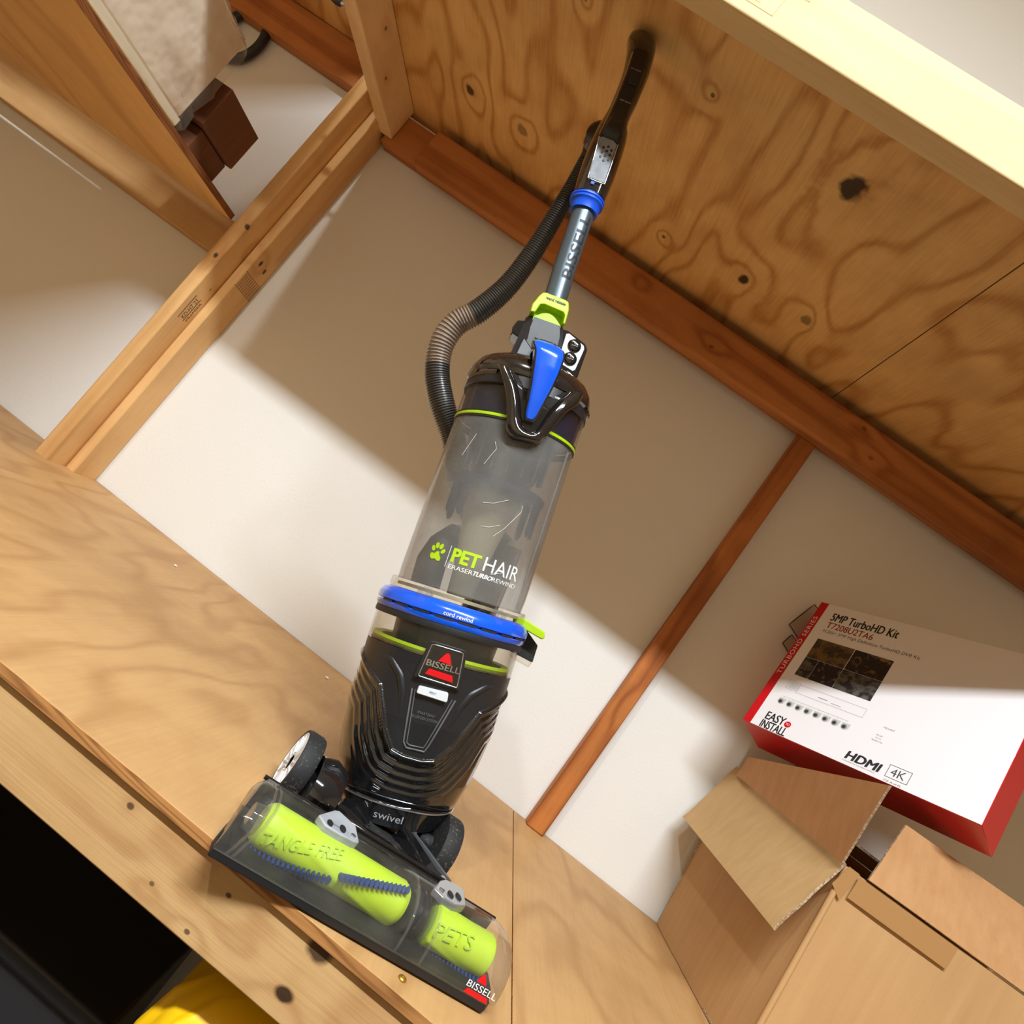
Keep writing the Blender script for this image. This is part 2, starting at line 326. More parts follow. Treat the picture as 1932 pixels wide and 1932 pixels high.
M['photo3'] = mat('photo_grey', srgb(92, 90, 84), .4, noise=(srgb(36, 34, 36), 90, .42, .58))
M['photo4'] = mat('photo_black', srgb(26, 22, 30), .4, noise=(srgb(110, 104, 104), 90, .56, .66))
M['brass'] = mat('brass_screw', srgb(190, 150, 60), .35, metal=.8)
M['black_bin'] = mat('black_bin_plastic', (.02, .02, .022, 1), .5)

# ------------------------------------------------------------------ room shell
def wallbox(name, a, b, mt):
    return struct(finish(name, MB().box(a, b), mt))
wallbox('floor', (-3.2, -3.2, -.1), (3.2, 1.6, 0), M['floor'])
wallbox('wall_back', (-3.2, 1.5, 0), (3.2, 1.6, 3.30), M['wall'])
wallbox('wall_left', (-3.2, -3.2, 0), (-3.1, 1.5, 3.30), M['room'])
wallbox('wall_right', (3.1, -3.2, 0), (3.2, 1.5, 3.30), M['room'])
wallbox('wall_front', (-3.1, -3.2, 0), (3.1, -3.1, 3.30), M['room'])
wallbox('ceiling', (-3.2, -3.2, 3.30), (3.2, 1.6, 3.40), M['ceiling'])

# ------------------------------------------------------------------ timber
def board(name, a, b, mt, label, cat='board', bevel=.003, group=None):
    group = group or {'wall_stud': 'upright studs against the back wall', 'wall_ledger': 'ledger boards on the back wall'}.get(name)
    o = finish(name, MB().box(a, b), mt, bevel=bevel); tag(o, label, cat, group); return o
def ply(name, a, b, mf, me, label, group=None, axis=0):
    mb = MB().box(a, b); mb.m = [0, 0, 1, 1, 1, 1]
    o = finish(name, mb, [mf, me], bevel=.0008); tag(o, label, 'plywood', group or 'plywood sheets of the shelving'); return o
ZL = .9
SX = .2275                     # seam between the two shelf sheets
ply('plywood_sheet', (-2.1, .641, ZL-.011), (SX-.0008, 1.497, ZL), M['ply_shelf'], M['ply_edge'], 'stained plywood shelf sheet under the upright vacuum, left of the seam')
ply('plywood_sheet', (SX+.0008, .641, ZL-.011), (2.1, 1.497, ZL-.0002), M['ply_shelf'], M['ply_edge'], 'plywood shelf sheet under the open carton, right of the seam')
board('front_board', (-2.1, .647, .817), (2.1, .666, .8875), M['pine_edge'], 'knotty pine board along the front edge of the lower shelf', bevel=.002)
board('back_cleat', (-2.1, 1.46, .80), (2.1, 1.498, .888), M['fir'], 'board under the back edge of the lower shelf')
# upright stud on the back wall, right
board('wall_stud', (.258, 1.462, ZL), (.300, 1.499, P3(0, 0, .4675).z), M['fir_z'], 'single narrow reddish stud standing against the wall between vacuum and carton', 'stud')
# double post on the left
zc = 3.295
board('wall_stud', (-.947, 1.4175, 0), (-.9248, 1.499, zc), M['pine_z'], 'right-hand pine stud of the doubled post left of the vacuum', 'stud')
board('wall_stud', (-.979, 1.3575, 0), (-.9475, 1.499, zc), M['pine_z'], 'left-hand pine stud of the doubled post, standing forward of its partner', 'stud')
# upper shelf
ZU = P3(0, 0, .535).z
USX = P3(.179, 0, 0).x
ply('plywood_sheet', (-.93, .722, ZU), (USX-.0008, 1.49, ZU+.015), M['ply_top'], M['ply_edge'], 'knotty plywood sheet of the upper shelf above the vacuum handle')
ply('plywood_sheet', (USX+.0008, .722, ZU+.0003), (2.1, 1.49, ZU+.0153), M['ply_top'], M['ply_edge'], 'second upper plywood sheet, right of the short diagonal seam')
zb = P3(0, 0, .4755).z
board('shelf_joist', (-.930, .7405, zb), (-.8925, 1.46, ZU-.0005), M['pine_y'], 'pale joist running front to back under the left end of the upper shelf', 'joist')
zb1 = P3(0, 0, .4665).z
board('wall_ledger', (-.915, 1.462, zb1), (2.1, 1.499, P3(0, 0, .5235).z), M['fir'], 'reddish ledger board screwed to the wall under the upper shelf', bevel=.003)
board('ledger_facing', (-.80, 1.4235, P3(0, 0, .4570).z), (2.1, 1.4615, P3(0, 0, .5205).z), M['fir'], 'second reddish board with a rounded edge doubled in front of the wall ledger', bevel=.006)
zf = .3804
board('shelf_beam', (-.931, .7035, P3(0, 0, .4759).z), (2.1, .7400, ZU-.0006), M['pine_x'], 'bright new pine beam along the front edge of the upper shelf, stamped', 'beam', bevel=.003)
# mill stamp on the beam
mb = MB()
fn = lambda ox, oz, s=1: (lambda x, y: Vector((ox+x*s, .7032, oz+y*s)))
sx0 = P3(-.160, 0, 0).x; sz0 = P3(0, 0, .4759).z+.004
for (t, wd, hh, dz) in (('SUSTAINABLE', .040, .0045, .040), ('FORESTRY', .026, .0045, .033), ('INITIATIVE', .028, .0045, .026), ('Certified', .026, .003, .018)):
    put_text(mb, t, wd, hh, fn(sx0+.018, sz0+dz))
def frame(mb, x0, z0, x1, z1, t, y=.7032):
    for a in ((x0, z0, x1, z0+t), (x0, z1-t, x1, z1), (x0, z0, x0+t, z1), (x1-t, z0, x1, z1)):
        mb.add([(a[0], y, a[1]), (a[2], y, a[1]), (a[2], y, a[3]), (a[0], y, a[3])], [(0, 1, 2, 3)])
frame(mb, sx0, sz0+.012, sx0+.066, sz0+.050, .0006); frame(mb, sx0+.012, sz0+.053, sx0+.09, sz0+.068, .0006)
put_text(mb, 'KD-HT  S-P-F', .06, .006, fn(sx0+.02, sz0+.057))
beam = [o for o in C.objects if o.name.startswith('shelf_beam')][0]
M['stamp'] = mat('faded_stamp_ink', srgb(190, 150, 96), .8)
finish('mill_stamp', mb, M['stamp'], parent=beam, recalc=False)
# mill stamp and saw joint on the doubled post
lefts = [o for o in C.objects if o.name.startswith('wall_stud')]
mb = MB()
fpost = lambda ox, oz: (lambda x, y: Vector((-.9473, ox-y, oz+x)))
frame_pts = []
put_text(mb, 'KD-HT 23', .05, .012, fpost(1.395, 1.295)); put_text(mb, 'PREMIER', .05, .007, fpost(1.41, 1.295))
for a in ((1.376, 1.29, 1.378, 1.35), (1.397, 1.29, 1.399, 1.35)):
    mb.add([(-.9473, a[0], a[1]), (-.9473, a[2], a[1]), (-.9473, a[2], a[3]), (-.9473, a[0], a[3])], [(0, 1, 2, 3)])
finish('mill_stamp', mb, M['ink_dark'], parent=lefts[2], recalc=False)
mb = MB(); xx = -.9246
for k in range(9):
    y0 = 1.422+k*.0085
    mb.add([(xx, y0, 1.425), (xx, y0+.0012, 1.425), (xx, y0+.0052, 1.462), (xx, y0+.004, 1.462)], [(0, 1, 2, 3)])
    mb.add([(xx, y0+.004, 1.462), (xx, y0+.0052, 1.462), (xx, y0+.0094, 1.425), (xx, y0+.0082, 1.425)], [(0, 1, 2, 3)])
for zz in (1.423, 1.463):
    mb.add([(xx, 1.4175, zz), (xx, 1.499, zz), (xx, 1.499, zz+.0012), (xx, 1.4175, zz+.0012)], [(0, 1, 2, 3)])
finish('finger_joint', mb, mat('joint_glue', srgb(120, 84, 52), .8), parent=lefts[1], recalc=False)

# left bay: shelf with its cleat
XL = -.983
zls = P3(0, 0, .2075).z
ply('plywood_sheet', (-2.1, .70, zls), (XL-.003, 1.3565, zls+.014), M['ply_left'], M['ply_edge_y'], 'plywood shelf in the left bay carrying the wrapped white panel')
board('wall_ledger', (-2.1, 1.462, P3(0, 0, .166).z), (-.98, 1.499, P3(0, 0, .166).z+.089), M['pine_edge'], 'pale ledger board on the wall under the left bay shelf')
board('wall_ledger', (-2.1, 1.462, P3(0, 0, .512).z), (-.98, 1.499, P3(0, 0, .577).z), M['fir'], 'dark reddish ledger board high on the wall in the left bay')
ply('plywood_sheet', (-2.1, .67, P3(0, 0, .579).z), (-.98, 1.49, P3(0, 0, .579).z+.015), M['ply_top'], M['ply_edge'], 'shaded high plywood shelf of the left bay, top left')

# ------------------------------------------------------------------ vacuum cleaner
O = Vector((.0221, .6, -.2063)); W = Vector((-.3399, 0, .9404)).normalized(); U = Vector((W.z, 0, -W.x))
yaw = math.radians(9.5); cs, sn = math.cos(yaw), math.sin(yaw)
CP = [(0, -.008), (.3, -.004), (.58, .004), (.74, -.001), (.9, .002), (1.0, .003), (1.1, .009), (1.25, .010)]
def interp(t, pts):
    if t <= pts[0][0]: return pts[0][1]
    for (a, b), (c, d) in zip(pts, pts[1:]):
        if t <= c: return b+(d-b)*(t-a)/(c-a)
    return pts[-1][1]
OW = P3(*O)
def raw(u, v, w): return OW + U*u + W*w + Vector((0, -v, 0))
def B(x, y, w): return raw(interp(w, CP) + x*cs - y*sn, -(x*sn + y*cs), w)      # x right, y back, w up the body
vac = empty('upright_vacuum', (.05, .85, ZL))
tag(vac, 'black upright vacuum with smoky dirt cup and lime brush rolls, leaning on the shelf', 'vacuum cleaner')
def fz(name, mb, mats, parent=vac, **k): return finish(name, mb, mats, parent=parent, **k)
def ring(r, w, n=64, ry=None, e=2.0, x0=0, y0=0):
    ry = r if ry is None else ry; out = []
    for j in range(n):
        a = 2*PI*j/n; ca, sa = math.cos(a), math.sin(a)
        out.append(B(x0+r*math.copysign(abs(ca)**(2/e), ca), y0+ry*math.copysign(abs(sa)**(2/e), sa), w))
    return out
def lathe(prof, n=72, cap=True, mi=0, e=2.0, mb=None, **k):
    mb = mb or MB(); return mb.loft([ring(r, w, n, e=e, **k) for r, w in prof], True, cap, mi)
def wrap(r, dr=.0004, x0=0.0, w0=0.0):
    """flat print coordinates -> cylinder surface"""
    return lambda x, y, z=0: B((r+dr+z)*math.sin((x0+x)/r), -(r+dr+z)*math.cos((x0+x)/r), w0+y)

# --- motor housing
AP = [(.022, .034), (.030, .052), (.040, .063), (.05, .070), (.07, .0775), (.094, .0838), (.12, .0885), (.16, .0935), (.22, .0925), (.262, .0935)]
BP = [(.022, .030), (.030, .040), (.045, .054), (.07, .068), (.12, .080), (.16, .086), (.22, .089), (.262, .0935)]
VP = [(.150, .226), (.1067, .2085), (.0622, .1887), (.0450, .158), (.0386, .1442), (.0237, .1245), (.010, .1215)]
VPoly = VP + [(-x, y) for x, y in VP[::-1]]
def arcx(x): return .0935*math.asin(max(-1, min(1, x/.0945)))
def vee(x, w):
    """signed distance (arc length on the shell) to the V-shaped panel outline; negative inside the panel"""
    X = arcx(x); d = 9
    for (a, b), (c, e) in zip(VPoly, VPoly[1:]):
        t = max(0, min(1, ((X-a)*(c-a)+(w-b)*(e-b))/((c-a)**2+(e-b)**2))); d = min(d, math.hypot(X-a-t*(c-a), w-b-t*(e-b)))
    xx = abs(X); h = interp(-w, [(-p[1], p[0]) for p in VP]); inside = w > .1215 and (xx < h or w > .226)
    return -d if inside else d
def hbase(a, w, off=0.0):
    A_, B_ = interp(w, AP), interp(w, BP); e = 2.25
    ca, sa = math.cos(a), math.sin(a)
    x = (A_+off)*math.copysign(abs(ca)**(2/e), ca); y = (B_+off)*math.copysign(abs(sa)**(2/e), sa); return x, y
def hpoint(a, w):
    x, y = hbase(a, w); off = 0
    if y < .02:
        s = vee(x, w); fr = min(1, max(0, (.02-y)/.03))
        if s < 0: off = .0012
        elif s < .0065: off = .0035*math.sin(min(1, s/.0065)*PI)**.7 + .001
        else:
            q = (s-.0065)/.0100; fade = max(0, min(1, (w-.062)/.02))*max(0, min(1, (.215-w)/.03))*max(0, min(1, (.058-s)/.02))
            off = -.0019*(0.5-0.5*math.cos(2*PI*q))*fade
        off *= fr
    if w > .255: off = min(off, 0)
    return hbase(a, w, off)
mb = MB(); NA = 400; ws = [.022+(.2325-.022)*i/230 for i in range(231)]
rings = []
for w_ in ws: rings.append([B(*hpoint(2*PI*j/NA, w_), w_) for j in range(NA)])
mb.loft(rings)
NF = (len(ws)-1)*NA
for i in range(len(ws)-1):
    for j in range(NA):
        a = 2*PI*(j+.5)/NA; w_ = (ws[i]+ws[i+1])/2; x, y = hbase(a, w_)
        if y < 0 and vee(x, w_) < .0005: mb.m[i*NA+j] = 1
fz('motor_housing', mb, [M['gloss_black'], M['satin_black']], smooth=35)
def hfront(x, w, dr=.0018):
    """point on the housing front for a given x"""
    A_, B_ = interp(w, AP)+dr, interp(w, BP)+dr; e = 2.25
    t = min(1, abs(x)/A_); y = -B_*(1-t**e)**(1/e); return B(x, y, w)
# embossed trapezoid lines
for (k, tt) in ((0, .0011), (1, .0007)):
    ins = .0038*k; mb = MB()
    pts = [(-.0273+ins, .195), (-.0174+ins, .1354), (-.0125+ins*.7, .1297+ins), (.0088-ins*.7, .1305+ins), (.0115-ins, .1384), (.0245-ins, .195)]
    pts = [(x+.002, y) for x, y in pts]; path = []
    for (p, q) in zip(pts, pts[1:]):
        for i in range(8): f = i/8; path.append(hfront(p[0]+(q[0]-p[0])*f, p[1]+(q[1]-p[1])*f))
    path.append(hfront(*pts[-1])); mb.tube(path, tt, 6)
    fz('panel_outline', mb, M['grey_print'], smooth=60)
mb = MB()
put_text(mb, 'SMARTSEAL*', .0215, .0032, lambda x, y: hfront(-.0112+x, .1703+y, .0021)); put_text(mb, 'ALLERGEN SYSTEM', .031, .0032, lambda x, y: hfront(-.0168+x, .1648+y, .0021))
fz('panel_text', mb, M['grey_print'], recalc=False)
# raised shoulder ridges of the panel
for s_ in (-1, 1):
    path = []; rr = []
    for i in range(25):
        t = i/24; pts = [(0, .070, .2215), (.25, .056, .2175), (.45, .042, .205), (.7, .034, .188), (1, .027, .150)]
        x = interp(t, [(p[0], p[1]) for p in pts]); w_ = interp(t, [(p[0], p[2]) for p in pts])
        path.append(hfront(s_*x, w_, -.002)); rr.append(.0015+.0042*math.sin(PI*min(1, t*1.02))**.6)
    fz('shoulder_ridge', MB().tube(path, rr, 10), M['satin_black'], smooth=60)
# bottom chin with 'swivel'
mb = MB(); rings = []
for w_, g in ((.034, .004), (.037, .0195), (.045, .0120), (.052, .0090), (.0585, .0065), (.0620, .0005)):
    rings.append([B(*hbase(PI+PI*j/60, w_, .0005+g*max(0, math.sin(PI*j/60))**2), w_) for j in range(61)])
mb.loft(rings, closed=False, cap=False)
fz('chin_trim', mb, M['gloss_black'], smooth=40)
path = [B(*hbase(PI+PI*(j/60), .0600, .0010+.0060*math.sin(PI*j/60)**2), .0600) for j in range(61)]
fz('chin_edge', MB().tube(path, .0010, 6), M['silver_trim'], smooth=60)
mb = MB(); put_text(mb, 'swivel', .034, .0085, lambda x, y: B(-.0205+x, -(.0678-3.2*(x-.0205)**2)-.10*(y-.004)*0, .0440+y*.95)); fz('swivel_lettering', mb, M['swivel_ink'], recalc=False)
# --- clear filter band
fz('motor_core', lathe([(.062, .230), (.066, .240), (.068, .268)], mb=None), M['navy_plastic'], smooth=40)
path = [B(.084*math.cos(2*PI*j/90), .084*math.sin(2*PI*j/90), .237) for j in range(90)]
mb = MB(); mb.loft([[B(r*math.cos(2*PI*j/90), r*math.sin(2*PI*j/90), w_) for j in range(90)] for r, w_ in ((.079, .2345), (.0885, .2345), (.0905, .238), (.0885, .2415), (.079, .2400), (.079, .2345))], cap=False)
fz('filter_tray', lathe([(.0900, .2328), (.0900, .2342)]), M['tray'], smooth=40)
fz('filter_seal', mb, M['lime'], smooth=40)
mb = MB(); mb.loft([ring(r, w_, 90) for r, w_ in ((.0925, .2335), (.0945, .2335), (.0945, .268), (.0925, .268), (.0925, .2335))], cap=False)
fz('filter_window', mb, M['smoke_clear'], smooth=40)
fz('window_rim', MB().loft([ring(r, w_, 90) for r, w_ in ((.090, .2655), (.0962, .2655), (.0968, .2685), (.0962, .273), (.090, .273), (.090, .2655))], cap=False), M['matte_black'], smooth=40)
# --- badge
def bad(r, x0=0): return lambda x, w, t: B((r+t)*math.sin(x/.105), -(r+t)*math.cos(x/.105)*1.0, w)
bp_ = [(-.0247, .2514), (-.019, .2526), (.0175, .2526), (.0223, .2514), (.0283, .209), (.0272, .2068), (-.0282, .2078), (-.0297, .2095)]
fz('badge_base', MB().prism([(x*1.06, w_) for x, w_ in bp_], bad(.089), 0, .0080), M['satin_black'], bevel=.0015)
b2 = [(x*.86, .2295+(w_-.2295)*.86) for x, w_ in bp_]
fz('badge_face', MB().prism(b2, bad(.089), 0, .0086), M['gloss_black'])
path = [bad(.089)(x, w_, .0088) for x, w_ in b2]
p2 = []
for a, c in zip(path, path[1:]+path[:1]):
    for i in range(5): p2.append(a.lerp(c, i/5))
fz('badge_frame', MB().tube(p2, .0008, 8, closed=True), M['silver_trim'], smooth=60)
fz('badge_emblem', MB().prism([(-.0013, .2438), (.0015, .2445), (.0038, .2428), (.0092, .2322), (-.0082, .2334)], bad(.089), .0086, .0094).prism([(-.0152, .2224), (.0142, .2216), (.0172, .2142), (-.0188, .2156)], bad(.089), .0086, .0094), M['red'])
mb = MB(); put_text(mb, 'BISSELL', .042, .0075, lambda x, y: bad(.089)(-.0208+x, .2252+y*.92, .0097), fat=.0003, cut=(0, .003)); fz('badge_lettering', mb, M['silver_trim'], recalc=False)
# scratches worn into the badge corner
# --- release tab
tb = [(-.019, .1995), (-.0175, .2006), (.0143, .2018), (.0156, .2007), (.0172, .1925), (.0160, .1908), (-.0182, .1918), (-.0195, .1930)]
fz('release_tab', MB().prism(tb, lambda x, w_, t: hfront(x, w_, t), -.003, .0075), M['white_plastic'], bevel=.0012)
fz('tab_recess', MB().prism([(-.020, .1915), (.0177, .1905), (.0165, .184), (-.0185, .185)], lambda x, w_, t: hfront(x, w_, t), -.002, .0016), M['matte_black'], bevel=.001)
mb = MB(); put_text(mb, 'filter', .008, .0022, lambda x, y: hfront(-.0055+x, .1966+y, .0079)); fz('tab_lettering', mb, M['ink_dark'], recalc=False)
# --- blue cord-rewind ring
fz('rewind_ring', MB().loft([ring(r, w_, 96) for r, w_ in ((.084, .2995), (.0885, .2995), (.0945, .2965), (.0985, .2905), (.0990, .2835), (.0975, .2822), (.0945, .2820), (.0945, .2806), (.0980, .2803), (.0982, .2765), (.0965, .2735), (.086, .2735), (.084, .2995))], cap=False), M['blue'], smooth=35)
for j in range(9):
    a0 = -PI/2-1.15+j*.29
    mb = MB(); n = 8; A1 = [a0+.22*i/n for i in range(n+1)]
    rs = []
    for r, w_ in ((.094, .2802), (.0986, .2802), (.0986, .2824), (.094, .2824), (.094, .2802)): rs.append([B(r*math.cos(a), r*math.sin(a), w_) for a in A1])
    mb.loft(rs, closed=False, cap=False); fz('ring_slot', mb, M['matte_black'])
mb = MB(); put_text(mb, 'cord rewind', .035, .0048, wrap(.0990, .0006, -.0188, .2848), bold=.012, cut=(0, .003)); fz('ring_lettering', mb, M['white_print'], recalc=False)
# --- dirt cup
fz('cup_flange', MB().loft([ring(r, w_, 96) for r, w_ in ((.060, .2997), (.0885, .2997), (.0895, .303), (.0895, .3105), (.0880, .3125), (.082, .3125))], cap=False), M['smoke_clear'], smooth=35)
fz('cup_floor', MB().loft([ring(r, w_, 72) for r, w_ in ((.0805, .3035), (.0805, .3075))]), M['cream'], smooth=35)
RC = .0822
cup = fz('dirt_cup', MB().loft([ring(r, w_, 120) for r, w_ in ((RC, .3115), (RC+.0008, .33), (RC, .5315))], cap=False), M['frost'], smooth=60)
fz('cup_collar', MB().loft([ring(r, w_, 120) for r, w_ in ((RC+.0006, .5380), (RC+.0010, .5745))], cap=False), M['smoke_clear'], smooth=60)
fz('cup_lid_core', lathe([(.0785, .5385), (.0795, .5725)]), M['navy_plastic'], smooth=40)
fz('lime_band', MB().loft([ring(r, w_, 120) for r, w_ in ((RC-.001, .5320), (RC+.0014, .5322), (RC+.0017, .5340), (RC+.0014, .5358), (RC-.001, .536))], cap=False), M['lime'], smooth=35)
for wz in (.5306, .5372): fz('band_gasket', MB().loft([ring(r, w_, 120) for r, w_ in ((RC-.001, wz-.0012), (RC+.0012, wz-.001), (RC+.0012, wz+.001), (RC-.001, wz+.0012))], cap=False), M['matte_black'], smooth=35)
# inside: cyclone
fz('cyclone_shroud', lathe([(.030, .438), (.036, .452), (.042, .47), (.055, .50), (.058, .52), (.058, .531)]), M['navy_plastic'], parent=cup, smooth=40)
mb = MB().loft([ring(.064, .447, 72), ring(.067, .452, 72), ring(.067, .458, 72), ring(.062, .462, 72)])
for ang in (-2.55, -2.25, -.55, -.30, .6, 1.6, 2.4):
    r0 = .0625; da = .09
    pts = [(-1, .452), (1, .452), (.75, .412), (0, .406), (-.75, .412)]
    mb.prism(pts, lambda k_, w_, t, ang=ang: B((r0+t)*math.cos(ang+k_*da), (r0+t)*math.sin(ang+k_*da), w_), -.002, .002)
fz('cyclone_skirt', mb, M['navy_plastic'], parent=cup, smooth=40)
fz('cyclone_cone', lathe([(.017, .310), (.019, .34), (.028, .40), (.036, .44), (.037, .448)]), M['cream'], parent=cup, smooth=40)
fz('inlet_duct', MB().loft([[B(x0+.020*math.cos(a), y0+.014*math.sin(a), w_) for a in [2*PI*j/24 for j in range(24)]] for x0, y0, w_ in ((-.046, .02, .312), (-.048, .02, .345), (-.04, .03, .375), (-.02, .035, .40))]), M['dark_grey'], parent=cup, smooth=50)
for k in range(7):
    a = -PI/2-1.0+k*.33
    fz('shroud_rib', MB().prism([(-.0012, .472), (.0012, .472), (.0012, .528), (-.0012, .528)], lambda k_, w_, t, a=a: B((.055+t)*math.cos(a)+k_, (.055+t)*math.sin(a), w_), 0, .006), M['dark_grey'], parent=cup)
# print on the cup
mb = MB(); WR = wrap(RC+.0008, .0005)
def blob(cx, cy, rx, ry, rot, n=16):
    mb.add([WR(cx+rx*math.cos(t)*math.cos(rot)-ry*math.sin(t)*math.sin(rot), cy+rx*math.cos(t)*math.sin(rot)+ry*math.sin(t)*math.cos(rot)) for t in [2*PI*i/n for i in range(n)]], [list(range(n))])
k_ = RC
def asx(x): return RC*math.asin(max(-.99, min(.99, x/(RC))))
px = asx(-.0475)
blob(px-.0068, .3560, .0026, .0036, .45); blob(px-.0022, .3602, .0026, .0038, .1); blob(px+.0035, .3598, .0026, .0038, -.3); blob(px+.0075, .3545, .0024, .0034, -.7)
pad = [(-.0078, .3450), (-.0088, .3485), (-.0070, .3505), (-.0030, .3500), (-.0005, .3530), (.0028, .3535), (.0040, .3500), (.0072, .3460), (.0068, .3425), (.0035, .3420), (-.0002, .3440), (-.0045, .3425)]
mb.add([WR(px+x, y) for x, y in pad], [list(range(len(pad)))])
put_text(mb, 'PET', .0345, .0160, lambda x, y: WR(asx(-.0300)+x, .3465+y), bold=.03, fat=.0003, cut=(0, .0025))
fz('lime_lettering', mb, M['lime_print'], recalc=False)
mb = MB(); x0 = asx(-.0338)
mb.add([WR(x0-.0004, .338), WR(x0+.0003, .338), WR(x0+.0003, .364), WR(x0-.0004, .364)], [(0, 1, 2, 3)])
xh0, xh1 = asx(.0090), asx(.0540)
put_text(mb, 'HAIR', xh1-xh0, .0170, lambda x, y: WR(xh0+x, .3465+y), cut=(0, .0025))
xe0, xe1, xe2, xe3 = asx(-.0300), asx(-.0005), asx(.0235), asx(.0545)
put_text(mb, 'ERASER', xe1-xe0, .0050, lambda x, y: WR(xe0+x, .3375+y), cut=(0, .002)); put_text(mb, 'TURBO', xe2-xe1-.0008, .0052, lambda x, y: WR(xe1+.0005+x, .3375+y), shear=.25, fat=.0004, cut=(0, .002)); put_text(mb, 'REWIND', xe3-xe2, .0050, lambda x, y: WR(xe2+.0002+x, .3376+y), cut=(0, .002))
fz('white_lettering', mb, M['white_print'], recalc=False)
for pts in ([(-.0163, .4242), (-.004, .427), (.0116, .4362)], [(-.0101, .3962), (0, .398), (.0114, .4039)], [(.031, .436), (.0314, .4273), (.018, .402), (.0082, .389)], [(-.058, .475), (-.05, .505)], [(-.03, .47), (-.022, .492), (-.026, .50)], [(.02, .345), (.035, .3515)]):
    fz('scratch', MB().tube([WR(asx(x), y) for x, y in pts], .00022, 5), M['white_print'], parent=cup, recalc=False)
# front ridge line on the right of the cup
path = [B((RC)*math.sin(.98), -(RC)*math.cos(.98), .315+i*.015) for i in range(15)]
fz('cup_rib', MB().tube(path, .0016, 8), M['frost'], parent=cup, smooth=60)
for x_ in (-.0441, .0443):
    th = math.asin(x_/.09)
    def cl(x, y, w_, th=th): r = .0885+y; return B(r*math.sin(th+x/.09), -r*math.cos(th+x/.09), w_)
    mb = MB(); mb.box((-.0085, -.002, .2935), (.0085, .0065, .3035), cl); mb.box((-.005, -.002, .3035), (.005, .0035, .3095), cl)
    mb.box((-.0045, -.001, .2905), (.0045, .009, .2955), cl); mb.box((-.0085, .004, .2995), (-.003, .0085, .3035), cl); mb.box((.003, .004, .2995), (.0085, .0085, .3035), cl)
    fz('cup_latch', mb, M['clear_thin'], bevel=.0008)
# --- cap of the cup
mb = lathe([(.0835, .5735), (.0845, .575), (.0830, .590)], mb=None, e=2.15)
fz('cap_skirt', mb, M['satin_black'], smooth=30)
mb = MB().loft([ring(r, w_, 80, e=2.3) for r, w_ in ((.0838, .5900), (.0845, .592), (.0835, .603), (.0780, .6135), (.0665, .6225), (.050, .6275), (.03, .629))])
fz('cup_cap', mb, M['smoke_black'], smooth=28)
def fr(r): return lambda x, w_, t: B((r+t)*math.sin(x/r), -(r+t)*math.cos(x/r), w_)
Vo = [(-.052, .594), (-.040, .5735), (-.0325, .560), (-.0270, .545), (-.0190, .517), (-.0130, .5105), (-.0058, .5083), (.0199, .5118), (.0255, .5165), (.0300, .5280), (.0378, .5500), (.0440, .5640), (.056, .578), (.060, .594)]
Vi = [(-.038, .594), (-.0229, .5751), (-.0150, .560), (-.0071, .5384), (-.002, .5290), (.003, .5245), (.0118, .5230), (.0150, .5280), (.0177, .5370), (.0235, .5600), (.032, .578), (.045, .594)]
# solid V pod, built as a horse-shoe rim round a recessed floor
def resample(P, n):
    d = [0]
    for a, b in zip(P, P[1:]): d.append(d[-1]+math.hypot(b[0]-a[0], b[1]-a[1]))
    out = []
    for i in range(n):
        t = d[-1]*i/(n-1); out.append((interp(t, list(zip(d, [p[0] for p in P]))), interp(t, list(zip(d, [p[1] for p in P])))))
    return out
vo, vi = resample(Vo, 60), resample(Vi, 60); F = fr(.0845); rings = []
for (a, b) in zip(vo, vi):
    mx_ = lambda f: (a[0]+(b[0]-a[0])*f, a[1]+(b[1]-a[1])*f)
    r_ = []
    for f, t in ((0, -.006), (0, .006), (.12, .0105), (.35, .0125), (.65, .0120), (.90, .0075), (1.0, .002), (1.0, -.006)):
        q = mx_(f); r_.append(F(q[0], q[1], t))
    rings.append(r_)
fz('cap_spout', MB().loft(rings), M['smoke_black'], smooth=50)
fz('spout_recess', MB().prism(vi, F, -.004, .0025), M['gloss_black'])
# winglets of the cap front
for s_ in (-1, 1):
    rings = []
    for i in range(14):
        t = i/13; th = s_*(.62+t*.72) + (.04 if s_ > 0 else -.02); R0 = .0845
        top = .6050-.004*t; bot = .5850-.003*t + (.002 if s_ > 0 else 0)
        rings.append([B((R0+dr)*math.sin(th), -(R0+dr)*math.cos(th), w_) for dr, w_ in ((-.010, bot), (.0015, bot), (.0035, bot+.003), (.0015, top-.004), (-.004, top+.003), (-.012, top+.004))])
    fz('cap_wing', MB().loft(rings), M['smoke_black'], smooth=35)
